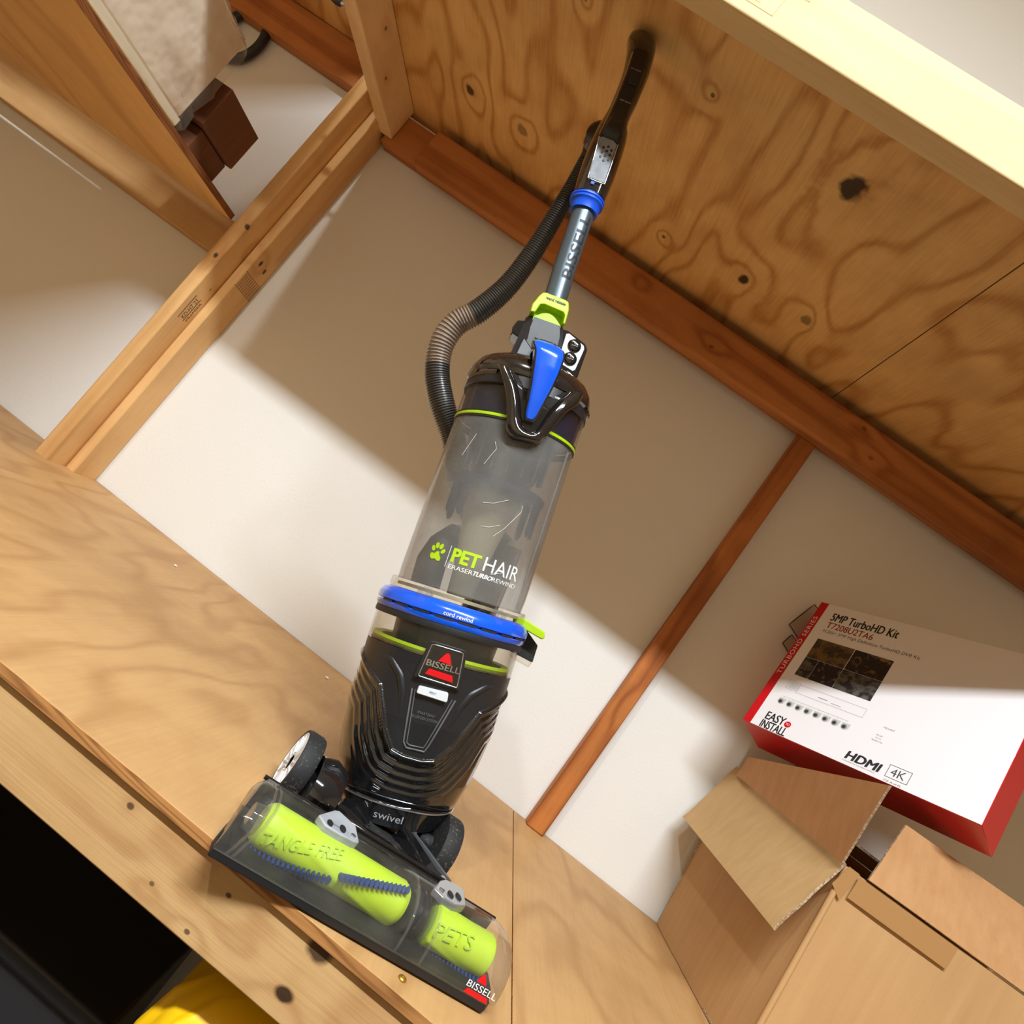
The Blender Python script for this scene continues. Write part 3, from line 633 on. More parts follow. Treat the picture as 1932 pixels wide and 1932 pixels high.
# --- carry-handle lever
Lv = [(-.0205, .6300), (-.0185, .6365), (-.0120, .6395), (.0060, .6390), (.0135, .6360), (.0185, .6290), (.0195, .6180), (.0178, .5965), (.0128, .5650), (.0088, .5385), (.0070, .5365), (-.0008, .5365), (-.0030, .5385), (-.0065, .5650), (-.0104, .5890), (-.0125, .6050), (-.0140, .6180)]
def lev(x, w_, t):
    y = interp(w_, [(.53, -.0905), (.56, -.0975), (.60, -.1040), (.622, -.1035), (.632, -.096), (.640, -.082)])
    bow = -.0035*(1-min(1, (x/.02)**2))
    return B(x, y+bow+t, w_)
def resample_closed(P, n): return resample(P+[P[0]], n+1)[:-1]
def lever(name, grow, t0, t1, mt):
    cx, cw = .001, .59; rows = []
    N_ = 26; mb = MB(); L0, L1 = [], []
    ys = [.5365+(.6395-.5365)*i/N_ for i in range(N_+1)]
    lf = [(.5365, -.0012), (.539, -.0030), (.565, -.0065), (.589, -.0104), (.605, -.0125), (.618, -.0145), (.628, -.0190), (.6345, -.0190), (.6395, -.0125)]
    rt = [(.5365, .0070), (.539, .0088), (.565, .0128), (.5965, .0178), (.618, .0195), (.629, .0185), (.636, .0135), (.6395, .0075)]
    rings = []
    for y in ys:
        l_, r_ = interp(y, lf)-grow, interp(y, rt)+grow; row = []
        yy = y + (grow if y > .59 else -grow)*min(1, abs(y-.59)/.04)
        for k in range(9): row.append(lev(l_+(r_-l_)*k/8, yy, t0 + (.0012 if k in (0, 8) else 0)))
        for k in range(8, -1, -1): row.append(lev(l_+(r_-l_)*k/8, yy, t1))
        rings.append(row)
    return fz(name, mb.loft(rings), mt, smooth=40)
lever('lever_pad', 0, 0, .004, M['blue'])
lever('lever_body', .0022, .0018, .016, M['gloss_black'])
# arm of the lever back to the neck
fz('lever_arm', MB().loft([[B(x_, y_, w_) for x_, y_, w_ in ((-.016, yy, ww), (.016, yy, ww), (.016, yy+.002, ww-.011), (-.016, yy+.002, ww-.011))] for yy, ww in ((-.088, .637), (-.065, .642), (-.04, .643), (-.02, .643))]), M['gloss_black'], smooth=30)
# --- neck housing
def rbox(hx0, hx1, y0, y1, w_, c_=.008):
    return [B(x_, y_, w_) for x_, y_ in ((hx0+c_, y0), (hx1-c_, y0), (hx1, y0+c_), (hx1, y1-c_), (hx1-c_, y1), (hx0+c_, y1), (hx0, y1-c_), (hx0, y0+c_))]
fz('neck_housing', MB().loft([rbox(-.041, .034, -.052, .045, .612, .012), rbox(-.0395, .031, -.047, .042, .632, .012), rbox(-.036, .0285, -.040, .038, .655, .012), rbox(-.0345, .0265, -.036, .034, .672, .010), rbox(-.0325, .0235, -.034, .032, .688, .010), rbox(-.029, .020, -.030, .028, .6915, .009)]), M['dark_grey'], smooth=25)
fz('side_lug', MB().prism([(-.030, .6830), (-.042, .6795), (-.0465, .6680), (-.0455, .6600), (-.030, .6560)], lambda x, w_, t: B(x, t, w_), -.026, .006), M['gloss_black'], bevel=.0015)
fz('cheek_panel', MB().prism([(-.036, .6175), (-.008, .6175), (-.014, .640), (-.030, .655)], lambda x, w_, t: B(x, -.0500+t+(w_-.6175)*.28, w_), -.002, .010), M['satin_black'], bevel=.002)
fz('neck_ledge', MB().prism([(-.016, .6580), (.010, .6580), (.007, .6645), (-.012, .6645)], lambda x, w_, t: B(x, -.0400+t, w_), -.001, .006), M['smoke_silver'], bevel=.001)
fz('switch_housing', MB().prism([(.0200, .6880), (.0275, .6875), (.0530, .6785), (.0580, .6720), (.0545, .6300), (.0505, .6250), (.0280, .6240), (.0200, .6300)], lambda x, w_, t: B(x, t, w_), -.030, .012), M['gloss_black'], bevel=.002)
fz('switch_plate', MB().prism([(.0245, .6820), (.0285, .6838), (.0515, .6745), (.0532, .6700), (.0485, .6385), (.0455, .6358), (.0300, .6395), (.0235, .6440)], lambda x, w_, t: B(x, t, w_), -.0312, -.029), M['white_plastic'], bevel=.0006)
for (bx, bw) in ((.0391, .6695), (.0380, .6505)):
    bt = fz('foot_switch', MB().loft([[B(bx+r*math.cos(a), yy, bw+r*math.sin(a)) for a in [2*PI*j/32 for j in range(32)]] for r, yy in ((.0092, -.0305), (.0092, -.0325), (.0080, -.0328), (.0076, -.0322), (.0070, -.0345), (.0055, -.0352))]), M['gloss_black'], smooth=30)
    mb = MB()
    mb.tube([B(bx+.0012*math.cos(t), -.0354, bw+.0022+.0012*math.sin(t)) for t in [2*PI*j/10 for j in range(10)]], .0002, 4, closed=True)
    mb.tube([B(bx-.004, -.0352, bw-.001), B(bx+.004, -.0352, bw-.001)], .0003, 4)
    fz('switch_symbol', mb, M['white_print'], parent=bt)
# --- wand release
def wr(x, y, w_): return B(x, y, w_)
mb = MB()
prof = [(-.0305, .6895), (-.0300, .7020), (-.0245, .7170), (-.0205, .7245), (-.0160, .7262), (.0120, .7255), (.0165, .7235), (.0190, .7120), (.0182, .6890), (.0150, .6885), (.0148, .7025), (.0120, .7060), (-.0150, .7075), (-.0200, .7055), (-.0240, .6910)]
mb.prism(prof, lambda x, w_, t: B(x, t + (w_-.70)*.25, w_), -.040, -.014)
fz('release_button', mb, M['lime'], bevel=.0022, bseg=3)
fz('button_back', MB().prism([(-.027, .686), (.017, .686), (.0165, .716), (-.020, .716)], lambda x, w_, t: B(x, t, w_), -.022, -.010), M['lime'], bevel=.002)
mb = MB(); rings = []
for i in range(9):
    t = i/8; rings.append([B(-.0240+.0385*t, -.034+.012*0, .6875+.0115*math.sin(PI*t)*1.0), B(-.0240+.0385*t, -.020, .6875+.0115*math.sin(PI*t)), B(-.0240+.0385*t, -.020, .682), B(-.0240+.0385*t, -.034, .682)])
fz('button_lip', MB().loft(rings), M['lime'], smooth=40)
mb = MB(); put_text(mb, 'wand release', .0272, .0048, lambda x, y: B(-.0146+x, -.0408+(.7165-.70+y)*.25, .7160+y), fat=.0002); fz('button_lettering', mb, M['ink_dark'], recalc=False)
# --- wand
RT = .0160
def tring(r, w_, n=48): return ring(r, w_, n)
fz('wand', MB().loft([tring(RT, .690), tring(RT, .78), tring(RT, .89)]), M['tube_grey'], smooth=60)
def TW(x, y): return B((RT+.0003)*math.sin(x/RT), -(RT+.0003)*math.cos(x/RT), y)
mb = MB(); put_text(mb, 'BISSELL', .098, .0148, lambda x, y: TW(.0125-y, .7640+x), fat=.0008, cut=(1, .0012)); fz('wand_lettering', mb, M['ink_dark'], recalc=False)
# --- blue collar
fz('wand_collar', MB().loft([tring(r, w_, 60) for r, w_ in ((.0165, .872), (.0200, .8720), (.0208, .8800), (.0225, .8835), (.0242, .8850), (.0246, .8875), (.0235, .8888), (.0248, .8900), (.0248, .8925), (.0236, .8950), (.0215, .8965), (.0165, .897))]), M['blue_matte'], smooth=28)
# --- handle
HS = [(.893, -.0225, .0235), (.905, -.0232, .0245), (.925, -.0235, .0262), (.945, -.0234, .0274), (.965, -.0225, .0276), (.985, -.0212, .0275), (1.000, -.0195, .0265), (1.010, -.0180, .0225), (1.022, -.0160, .0203), (1.035, -.0142, .0205), (1.055, -.0135, .0222), (1.080, -.0130, .0233), (1.105, -.0140, .0242), (1.125, -.0155, .0245), (1.142, -.0170, .0237), (1.158, -.0215, .0228), (1.168, -.0212, .0195), (1.172, -.0195, .0130), (1.1745, -.0120, .0050)]
mb = MB(); rings = []
for (w_, l_, r_) in HS:
    cx_, hx = (l_+r_)/2, (r_-l_)/2; row = []
    hy = interp(w_, [(.89, .024), (.93, .027), (.99, .027), (1.02, .020), (1.10, .019), (1.15, .021), (1.184, .012)]); y0 = interp(w_, [(.89, .0), (1.0, 0), (1.10, .0), (1.15, .004), (1.185, .012)])
    for j in range(40):
        a = 2*PI*j/40; ca, sa = math.cos(a), math.sin(a); e = 2.7
        row.append(B(cx_+hx*math.copysign(abs(ca)**(2/e), ca), y0+hy*math.copysign(abs(sa)**(2/e), sa), w_))
    rings.append(row)
fz('handle_shell', MB().loft(rings), M['smoke_black'], smooth=50)
hf = lambda x, w_, t: B(x, -interp(w_, [(.89, .0245), (.93, .0275), (.99, .0275), (1.02, .0205), (1.10, .0195), (1.15, .0175), (1.184, .004)])-t, w_)
fz('grip_plate', MB().prism([(-.0110, .9080), (.0125, .9080), (.0130, .9690), (.0060, .9725), (-.0080, .9728), (-.0138, .9700)], hf, -.002, .0016), M['plate'], bevel=.0008)
fz('plate_frame', MB().tube([hf(x, w_, .0018) for x, w_ in ((-.0142, .9700), (-.0125, .940), (-.0118, .9070), (0, .9062), (.0132, .9068), (.0140, .9400), (.0142, .9690))], .0008, 8), M['silver_trim'], smooth=60)
for hx_, hw_ in [(-.0039, .9572), (.0022, .9609), (.0079, .9571), (.002, .9537), (-.0041, .95), (-.0042, .9429), (.0017, .9465), (.0077, .9499), (.0077, .9425), (.0017, .9393)]:
    fz('plate_hole', MB().prism([(hx_+.0017*math.cos(a), hw_+.0017*math.sin(a)) for a in [2*PI*j/16 for j in range(16)]], hf, .0010, .00178), M['matte_black'])
gp = []
mb = MB(); rings = []
for (w_, l_, r_, t_) in [(.9715, -.0120, .0150, .0012), (.975, -.0142, .0155, .0040), (.990, -.0118, .0160, .0060), (1.0040, -.0085, .0167, .0050), (1.015, -.0075, .0150, .0030), (1.030, -.0075, .0125, .0022), (1.060, -.0075, .0125, .0016), (1.10, -.0082, .0125, .0016), (1.125, -.0095, .0128, .0016), (1.130, -.0070, .0105, .0014)]:
    row = [hf(l_+(r_-l_)*k/8, w_, t_*(1 if 0 < k < 8 else .3)) for k in range(9)] + [hf(l_+(r_-l_)*k/8, w_, -.003) for k in range(8, -1, -1)]; rings.append(row)
pad_o = fz('grip_pad', MB().loft(rings), M['satin_black'], smooth=40)
fz('slider_slot', MB().prism([(-.0045, .0500+1), (.0110, 1.0475), (.0128, 1.052), (.0092, 1.0880), (.0070, 1.0905), (-.0035, 1.0880), (-.0055, 1.084)], hf, .0005, .0020), M['matte_black'], parent=pad_o)
fz('slider', MB().prism([(-.0030, 1.0680), (.0100, 1.0690), (.0078, 1.0880), (-.0030, 1.0860)], hf, .0015, .0042), M['dark_grey'], parent=pad_o, bevel=.0012)
for t_, w_, x0_, z0_, d_ in (('low carpet', .0150, -.0055, 1.0935, .0019), ('high carpet', .0160, -.0040, 1.0400, .0024)):
    mb = MB(); put_text(mb, t_, w_, .0020, lambda x, y: hf(x0_+x, z0_+y, d_)); fz('grip_lettering', mb, M['white_plastic'], parent=pad_o, recalc=False)
fz('grip_trim', MB().tube([hf(x, w_, .0008) for x, w_ in ((-.0105, 1.120), (-.0100, 1.08), (-.0100, 1.04), (-.0120, 1.0), (-.0150, .975))], .0009, 8), M['silver_trim'], smooth=60)
fz('blue_latch', MB().prism([(-.0055, .9010), (-.0005, .9010), (-.0008, .9048), (-.0052, .9048)], hf, -.001, .0016), M['blue'])
# hose swivel behind the handle
fz('hose_swivel', MB().loft([[B(-.004+yy*0+r*math.cos(a), .028+yy, 1.008+r*math.sin(a)) for a in [2*PI*j/40 for j in range(40)]] for r, yy in ((.024, -.012), (.0275, -.010), (.0275, .004), (.025, .008))]), M['gloss_black'], smooth=30)
# --- hose
hp = [(.030, -.100, .395), (-.030, -.108, .430), (-.066, -.105, .480), (-.0900, -.095, .530), (-.1170, -.085, .568), (-.1400, -.08, .612), (-.1475, -.078, .655), (-.1370, -.075, .692), (-.1090, -.072, .7226), (-.0800, -.068, .7680), (-.0590, -.060, .8223), (-.0430, -.052, .8800), (-.0290, -.046, .9400), (-.0180, -.040, 1.000)]
hr = [.0185]*7+[.0185, .0180, .0165, .0150, .0135, .0120, .0110]
def catmull(P, n):
    out = []; P = [P[0]]+P+[P[-1]]
    for i in range(1, len(P)-2):
        a, b, c, d = [Vector(q) for q in P[i-1:i+3]]
        for k in range(n):
            t = k/n; out.append(.5*((2*b)+(-a+c)*t+(2*a-5*b+4*c-d)*t*t+(-a+3*b-3*c+d)*t**3))
    out.append(Vector(P[-2])); return out
pts = catmull([(*p, ) for p in hp], 40); rad = [v.x for v in catmull([(r, 0, 0) for r in hr], 40)]
pw = [raw(p.x, p.y, p.z) for p in pts]; d = [0]
for a, b in zip(pw, pw[1:]): d.append(d[-1]+(b-a).length)
tot = d[-1]; samples = []; s_ = 0
def at(sv):
    import bisect
    i = min(max(bisect.bisect_left(d, sv), 1), len(d)-1); f = (sv-d[i-1])/(d[i]-d[i-1]); return pw[i-1].lerp(pw[i], f), rad[i-1]+(rad[i]-rad[i-1])*f
st = None; mb = MB(); cpts = []; crad = []; cm = []
def stretch(p):
    w_ = (p-OW).dot(W); return max(0, 1-abs(w_-.668)/.058)
while s_ < tot-.006:
    p, r = at(s_); k = stretch(p) if p.x < -.05 or True else 0
    k = k if (p-OW).dot(U) < -.068 else 0
    pitch = .0036+.0028*k
    for f, dr, mi in ((0, .0, 0), (.22, .0, 0 if k < .25 else 2), (.34, -.0016, 1 if k < .25 else 2), (.86, -.0016, 1 if k < .25 else 2)):
        q, r2 = at(s_+pitch*f); cpts.append(q); crad.append(r2+dr+(.0008*k if dr < 0 else .0004)); cm.append(mi)
    s_ += pitch
base = len(mb.f); mb.tube(cpts, crad, 20)
for i in range(len(cpts)-1):
    for j in range(20): mb.m[i*20+j] = cm[i]
fz('hose', mb, [M['hose'], M['hose_web'], M['hose_tan']], smooth=50)
fz('hose_cuff', MB().loft([[raw(-.018+(x_*.9), -.040+y_, 1.0+z_) for x_, y_ in [(r*math.cos(2*PI*j/24), r*math.sin(2*PI*j/24)) for j in range(24)]] for r, z_ in ((.0128, -.020), (.0135, -.016), (.0150, .008), (.012, .014))]), M['matte_black'], smooth=30)
fz('back_duct', MB().loft([[raw(x0+.026*math.cos(a), -.098+.02*math.sin(a)+y0, w_) for a in [2*PI*j/28 for j in range(28)]] for x0, y0, w_ in ((.0, .03, .06), (.0, .0, .12), (.02, -.004, .30), (.03, -.004, .40))]), M['gloss_black'], smooth=50)
# --- cord clip at the right
fz('clip_lever', MB().prism([(.075, .3060), (.088, .3085), (.1190, .2990), (.1215, .2915), (.1180, .2885), (.0900, .2950), (.076, .2960)], lambda u_, w_, t: raw(u_-.004, t, w_), -.052, -.008), M['lime'], bevel=.0015)
fz('clip_body', MB().prism([(.078, .2950), (.0930, .2940), (.1125, .2790), (.1120, .2560), (.078, .2620)], lambda u_, w_, t: raw(u_, t, w_), -.075, -.030), M['matte_black'], bevel=.001)
fz('clip_foot', MB().prism([(.080, .2615), (.1115, .2555), (.1090, .2480), (.082, .2540)], lambda u_, w_, t: raw(u_, t, w_), -.072, -.034), M['smoke_clear'], bevel=.0008)

# --- nozzle
Cn = Vector((.0352, .4386, 0)); nr = Vector((.9456866, .32507977, 0)); nb = Vector((-nr.y, nr.x, 0))
def N3(r, dd, h):
    q = Cn*S + nr*r + nb*dd; return Vector((q.x, q.y, ZL+h))
noz = fz('nozzle_base', MB().prism([(-.1500, .0), (.1450, 0), (.1490, .004), (.1600, .030), (.1640, .055), (.1600, .080), (.152, .094), (-.126, .094), (-.136, .080), (-.1450, .045), (-.1500, .020)], lambda r, dd, t: N3(r, dd, t), .0025, .0105), M['matte_black'], bevel=.001)
def cov(r, s_):
    """clear cover section: s_ 0..1 from the front foot over the top to the back rim"""
    P = [(.0008, .0105), (.0014, .0180), (.0040, .0300), (.0100, .0415), (.0210, .0500), (.0360, .0545), (.0540, .0555), (.0700, .0535), (.0820, .0480)]
    d_ = interp(s_*8, [(i, p[0]) for i, p in enumerate(P)]); h_ = interp(s_*8, [(i, p[1]) for i, p in enumerate(P)]); return d_, h_
ends = [(-.1500, .86, .80), (-.1488, .93, .9), (-.1440, .985, .97), (-.138, 1, 1)] + [(-.138+.276*i/24, 1, 1) for i in range(1, 24)] + [(.1380, 1, 1), (.1460, .99, .985), (.1530, .95, .95), (.1585, .87, .88), (.1620, .72, .76), (.1632, .55, .55)]
def cover(scale, r0=None):
    rings = []
    for (r, kd, kh) in ends:
        row = []
        for i in range(33):
            d_, h_ = cov(r, i/32); mid = .044
            dd = mid+(d_-mid)*scale*(kd if r > 0 else 1.0) + (.020*(1-kd) if r > 0 else 0); hh = .0105+(h_-.0105)*kh*scale
            rr = r
            if r < -.137: rr = r + .004*(hh-.0105)/.045 + .016*max(0, (dd-.045)/.04)**1.5*min(1, (-.1379-r)/.008)
            row.append(N3(rr, dd, hh))
        rings.append(row)
    return rings
cvr = MB(); R_ = cover(1.0)
def shrunk(row, k, dr):
    c_ = sum(row, Vector())/len(row); c_.z = ZL+.0105
    return [c_+(p-c_)*k+nr*dr for p in row]
R_ = [shrunk(R_[0], k, dr) for k, dr in ((.02, -.0006), (.5, -.0005), (.9, -.0003))]+R_+[shrunk(R_[-1], k, dr) for k, dr in ((.9, .0006), (.5, .0010), (.02, .0012))]; cvr.loft(R_, closed=False, cap=False)
cov_o = fz('nozzle_window', cvr, M['clear'], smooth=40)
for rr_, nm in ((-.1380, 'x'), (-.1325, 'y')):
    mb = MB(); path = [N3(rr_+.013*(cov(0, i/24)[1]-.01)/.045, cov(0, i/24)[0]*.98+.001, cov(0, i/24)[1]-.0015) for i in range(25)]
    fz('window_rib', MB().tube(path, .0013, 6), M['clear_thin'], parent=cov_o, smooth=60)
path = [N3(r, .0842, .0475) for r in [-.1365+.288*i/20 for i in range(21)]]
fz('window_back_rim', MB().tube(path, .0024, 8), M['gloss_black'], parent=cov_o, smooth=60)
fz('window_front_rim', MB().tube([N3(-.149+.294*i/10, -.0005, .0112) for i in range(11)], .0009, 6), M['smoke_clear'], parent=cov_o, smooth=60)
fz('nozzle_back_wall', MB().loft([[N3(r, .0865, .004), N3(r, .0835, .030), N3(r, .0835, .0445), N3(r, .0905, .0445), N3(r, .098, .004)] for r in (-.134, -.05, .05, .150)]), M['gloss_black'], smooth=20)
fz('nozzle_tray', MB().loft([[N3(r, .004, .0106), N3(r, .082, .0106), N3(r, .082, .016), N3(r, .070, .012), N3(r, .012, .012)] for r in (-.138, 0, .150)]), M['matte_black'])
# brush rolls
def roll(name, r0, r1, rad0, rad1, twist0, fins=True):
    mb = MB(); rings = []; n = 64; K = 46
    for i in range(K+1):
        t = i/K; r = r0+(r1-r0)*t; row = []
        e = min(t, 1-t)*K; rd = (rad0+(rad1-rad0)*t)*(1 if e > 1 else (.93 if e > .2 else .80))
        for j in range(n):
            a = 2*PI*j/n; ph = a-(twist0-t*(r1-r0)*13.0)
            ph = (ph+PI) % (2*PI)-PI
            ridge = .0028*max(0, 1-abs(ph)/.22) + .0028*max(0, 1-abs(((ph+2*PI) % (2*PI))-PI)/.22)
            row.append((rd+ridge*.35 if fins else rd, a, r))
        rings.append([N3(r, .043-math.cos(a)*q, .0285+math.sin(a)*q) for q, a, r in row])
    return fz(name, MB().loft(rings), M['lime_roll'], smooth=45)
def RP(r, a, q): return N3(r, .043-math.cos(a)*q, .0285+math.sin(a)*q)
r1_ = roll('brush_roll', -.1225, .0365, .0205, .0205, 1.05)
r2_ = roll('brush_roll', .0680, .1430, .0205, .0195, 2.9)
mb = MB(); RR = .0206
vs, fs = text_fit('TANGLE FREE', .079, .0105, bold=.0, ext=.02)
mb.add([RP(-.1170+x*.92, -.34+(y/RR)+x*13.0, RR+.0008+(.0006 if z > 0 else 0)) for x, y, z in vs], fs); fz('roll_lettering', mb, M['roll_text'], parent=r1_)
mb = MB(); vs, fs = text_fit('PETS', .042, .0125, bold=.0, ext=.02)
mb.add([RP(.0710+x, .02+(y/RR)+x*6.5, RR+.0008+(.0006 if z > 0 else 0)) for x, y, z in vs], fs); fz('roll_lettering', mb, M['roll_text'], parent=r2_)
def tuft(parent, r, a, lean=0, ln=.0075):
    mb = MB(); rings = []
    for t, wd in ((0, .0016), (.5, .0021), (1, .0026)):
        rings.append([RP(r+wd*.75*math.cos(b)+lean*t, a+wd*1.25*math.sin(b)/RR, RR-.001+ln*t) for b in [2*PI*j/8 for j in range(8)]])
    fz('bristle_tuft', mb.loft(rings), M['navy'], parent=parent, smooth=50)
for k in range(17): r = -.1180+k*.0045; tuft(r1_, r, -.10+(r+.0465)*(13.0 if r > -.09 else 9.0) - (0 if r > -.09 else .174), .0004)
for k in range(15): r = -.0385+k*.0045; tuft(r1_, r, .22+(r+.0385)*11.6, .0022)
for k in range(16): r = .0720+k*.0045; tuft(r2_, r, -.95+(r-.07)*2.0, 0)
for k in range(8): r = .0700+k*.0040; tuft(r2_, r, 2.1+(r-.07)*5, 0)
# divider between the rolls
for (ra, rb, q, mt) in ((.0395, .0430, .0232, M['clear_thin']), (.0445, .0600, .0185, M['satin_black']), (.0615, .0650, .0232, M['clear_thin']), (.0500, .0520, .0222, M['smoke_black']), (.0560, .0575, .0222, M['smoke_clear'])):
    fz('roll_divider', MB().loft([[RP(r, 2*PI*j/40, qq) for j in range(40)] for r, qq in ((ra, q-.002), (ra, q), (rb, q), (rb, q-.002))]), mt, parent=noz, smooth=40)
for ra in (.0385, .0655):
    fz('window_rib', MB().tube([N3(ra, cov(0, i/24)[0]*.97+.001, cov(0, i/24)[1]-.001) for i in range(25)], .0014, 6), M['clear_thin'], parent=cov_o, smooth=60)
# end bearing
fz('roll_bearing', MB().loft([[RP(r, 2*PI*j/24, q) for j in range(24)] for r, q in ((-.134, .012), (-.1235, .014))]), M['clear_thin'], parent=noz, smooth=40)
# logo on the window
def WF(r, h):
    # front face of the window at height h
    P = [(.0105, .0008), (.0180, .0014), (.0300, .0040), (.0415, .0100)]
    return N3(r, interp(h, P)-.0006, h)
mb = MB(); mb.add([WF(*p) for p in ((.1235, .0236), (.1262, .0300), (.1286, .0318), (.1306, .0302), (.1350, .0238))], [(0, 1, 2, 3, 4)])
mb.add([WF(*p) for p in ((.1190, .0158), (.1425, .0158), (.1450, .0110), (.1165, .0110))], [(0, 1, 2, 3)])
fz('window_emblem', mb, M['red'], parent=cov_o, recalc=False)
mb = MB(); put_text(mb, 'BISSELL', .034, .0056, lambda x, y: WF(.1160+x, .0170+y)-nb*.0002); fz('window_lettering', mb, M['white_print'], parent=cov_o, recalc=False)
# black neck frame with open triangles
fz('frame_bar', MB().loft([[N3(r, .0865, .030), N3(r, .0875, .0535), N3(r, .0985, .0525), N3(r, .1020, .030)] for r in (-.050, .085)]), M['gloss_black'], bevel=.002)
for P_ in ([(-.0500, .0980), (-.0487, .1305), (-.0383, .1581), (-.0100, .1850), (.0060, .1900), (-.0030, .1750), (-.0044, .1312), (-.0241, .0990)], [(.0640, .0960), (.0560, .1400), (.0429, .1815), (.0582, .1798), (.0926, .1108), (.0840, .0960)]):
    fz('neck_arm', MB().prism(P_, lambda r, dd, t: N3(r, dd, t), .018, .0455), M['gloss_black'], bevel=.003)
fz('arm_fairing', MB().loft([[N3(*p) for p in q_] for q_ in ([(.0590, .1795, .0470), (.0860, .1720, .0405), (.0860, .1720, .030), (.0590, .1795, .030)], [(.0760, .1450, .0480), (.0970, .1520, .0405), (.0970, .1520, .028), (.0760, .1450, .028)], [(.0930, .1110, .0490), (.1090, .1290, .0405), (.1090, .1290, .028), (.0930, .1110, .028)])]), M['fairing'], bevel=.001)
fz('frame_floor', MB().prism([(-.0044, .1000), (.0660, .0990), (.0600, .150), (.045, .185), (.0, .185)], lambda r, dd, t: N3(r, dd, t), .018, .028), M['satin_black'])
for k in range(5):
    f = k/4
    fz('frame_groove', MB().tube([N3(-.0039+.0120*f, .1751+.008*f, .0300), N3(-.0034+.0107*f, .1312+.009*f, .0300)], .0009, 6), M['gloss_black'], smooth=60)
    fz('frame_groove', MB().tube([N3(.0410+.012*f*.8, .1850, .0300), N3(.0500+.009*f, .1420-.002*f, .0300), N3(.0600+.0050*f, .1250-.004*f, .0300)], .0009, 6), M['gloss_black'], smooth=60)
fz('frame_strip', MB().prism([(.0073, .1200), (.0100, .1310), (.0650, .1190), (.0640, .1090)], lambda r, dd, t: N3(r, dd, t), .0275, .0295), M['smoke_silver'], bevel=.0008)
# swivel joint and chassis
fz('swivel_joint', MB().tube([N3(.040, .206, .026), N3(.036, .216, .034), B(-.004, .006, .044), B(0, .004, .058)], [.020, .024, .026, .032], 28), M['matte_black'], smooth=50)
fz('rear_chassis', MB().loft([[N3(r, .098, .012), N3(r, .105, .030+k), N3(r, .150, .046+k), N3(r, .200, .040+k), N3(r, .205, .012)] for r, k in ((-.080, -.006), (-.055, .004), (-.045, -.012), (.060, -.014), (.088, -.012))]), M['dusty_black'], smooth=25)
for sgn, mt in ((-1, 0), (1, 0)):
    cxr = -.0985 if sgn < 0 else .1040; cd = .176 if sgn < 0 else .196
    wring = lambda r, q: [N3(r, cd+q*math.cos(a), .0395+q*math.sin(a)) for a in [2*PI*j/56 for j in range(56)]]
    wh = fz('wheel', MB().loft([wring(cxr+sgn*r, q) for r, q in ((-.013, .030), (-.012, .0375), (-.008, .0392), (.006, .0392), (.0092, .0380), (.0095, .0352), (.0060, .0345))]), M['dusty_black'], smooth=35)
    hub = MB(); hub.loft([wring(cxr+sgn*r, q) for r, q in ((.004, .0350), (.0090, .0349), (.0095, .0335), (.0080, .0325), (.0072, .0110), (.0085, .0100), (.0085, .0080))], cap=False)
    for k in range(16):
        a = 2*PI*k/16
        hub.loft([[N3(cxr+sgn*rr2, cd+q*math.cos(a+da), .0395+q*math.sin(a+da)) for rr2, da in ((.0070, -.5*s2), (.0094, -.18*s2), (.0094, .18*s2), (.0070, .5*s2))] for q, s2 in ((.012, .18), (.020, .16), (.0325, .12))])
    fz('wheel_hub', hub, M['white_plastic'], parent=wh, smooth=40)
    fz('axle', MB().loft([wring(cxr+sgn*r, q) for r, q in ((-.03, .0080), (.0060, .0082))]), M['dusty_black'], parent=wh, smooth=40)
    if sgn < 0: fz('wheel_arch', MB().loft([[N3(cxr-sgn*r, cd-.03+q2*math.cos(a), .036+q2*math.sin(a)) for a in [PI*.02+PI*.9*j/20 for j in range(21)]] + [N3(cxr-sgn*r, cd-.03+(q2-.004)*math.cos(a), .036+(q2-.004)*math.sin(a)) for a in [PI*.92-PI*.9*j/20 for j in range(21)]] for r, q2 in ((.014, .036), (.030, .040), (.046, .034))]), M['gloss_black'], smooth=35)
# metallic shoes where the neck meets the window
def shoe(pts, holes, sc_):
    o = fz('trim_shoe', MB().prism(pts, lambda r, dd, t: N3(r, dd, t + .0545 - max(0, (.052-dd))*.14 - max(0, dd-.07)*.12), -.006, .0022), M['silver'] if sc_ else M['smoke_silver'], bevel=.0015)
    for (a, b, ra, rb) in holes:
        fz('shoe_slot', MB().prism([(a+ra*math.cos(t), b+rb*math.sin(t)) for t in [2*PI*j/16 for j in range(16)]], lambda r, dd, t: N3(r, dd, t + .0545 - max(0, (.052-dd))*.14 - max(0, dd-.07)*.12), .0016, .0026), M['matte_black'], parent=o)
    return o
o = shoe([(-.0796, .0517), (-.0595, .0871), (-.0534, .0930), (-.0348, .0775), (-.0327, .0478), (-.0382, .0439), (-.0543, .0420), (-.0711, .0416)], [(-.0665, .0495, .0032, .0050), (-.0520, .0530, .0034, .0062)], True)
fz('trim_screw', MB().loft([[N3(-.0400+q*math.cos(a), .0520+q*math.sin(a), h) for a in [2*PI*j/16 for j in range(16)]] for q, h in ((.0028, .055), (.0028, .0572), (.0014, .0575))]), M['silver_trim'], parent=o, smooth=30)
o = shoe([(.0569, .0488), (.0700, .0740), (.0790, .0850), (.0990, .0930), (.1059, .0855), (.0971, .0500), (.0826, .0415), (.0684, .0425)], [(.0790, .0550, .0032, .0060), (.0900, .0600, .0032, .0065)], False)
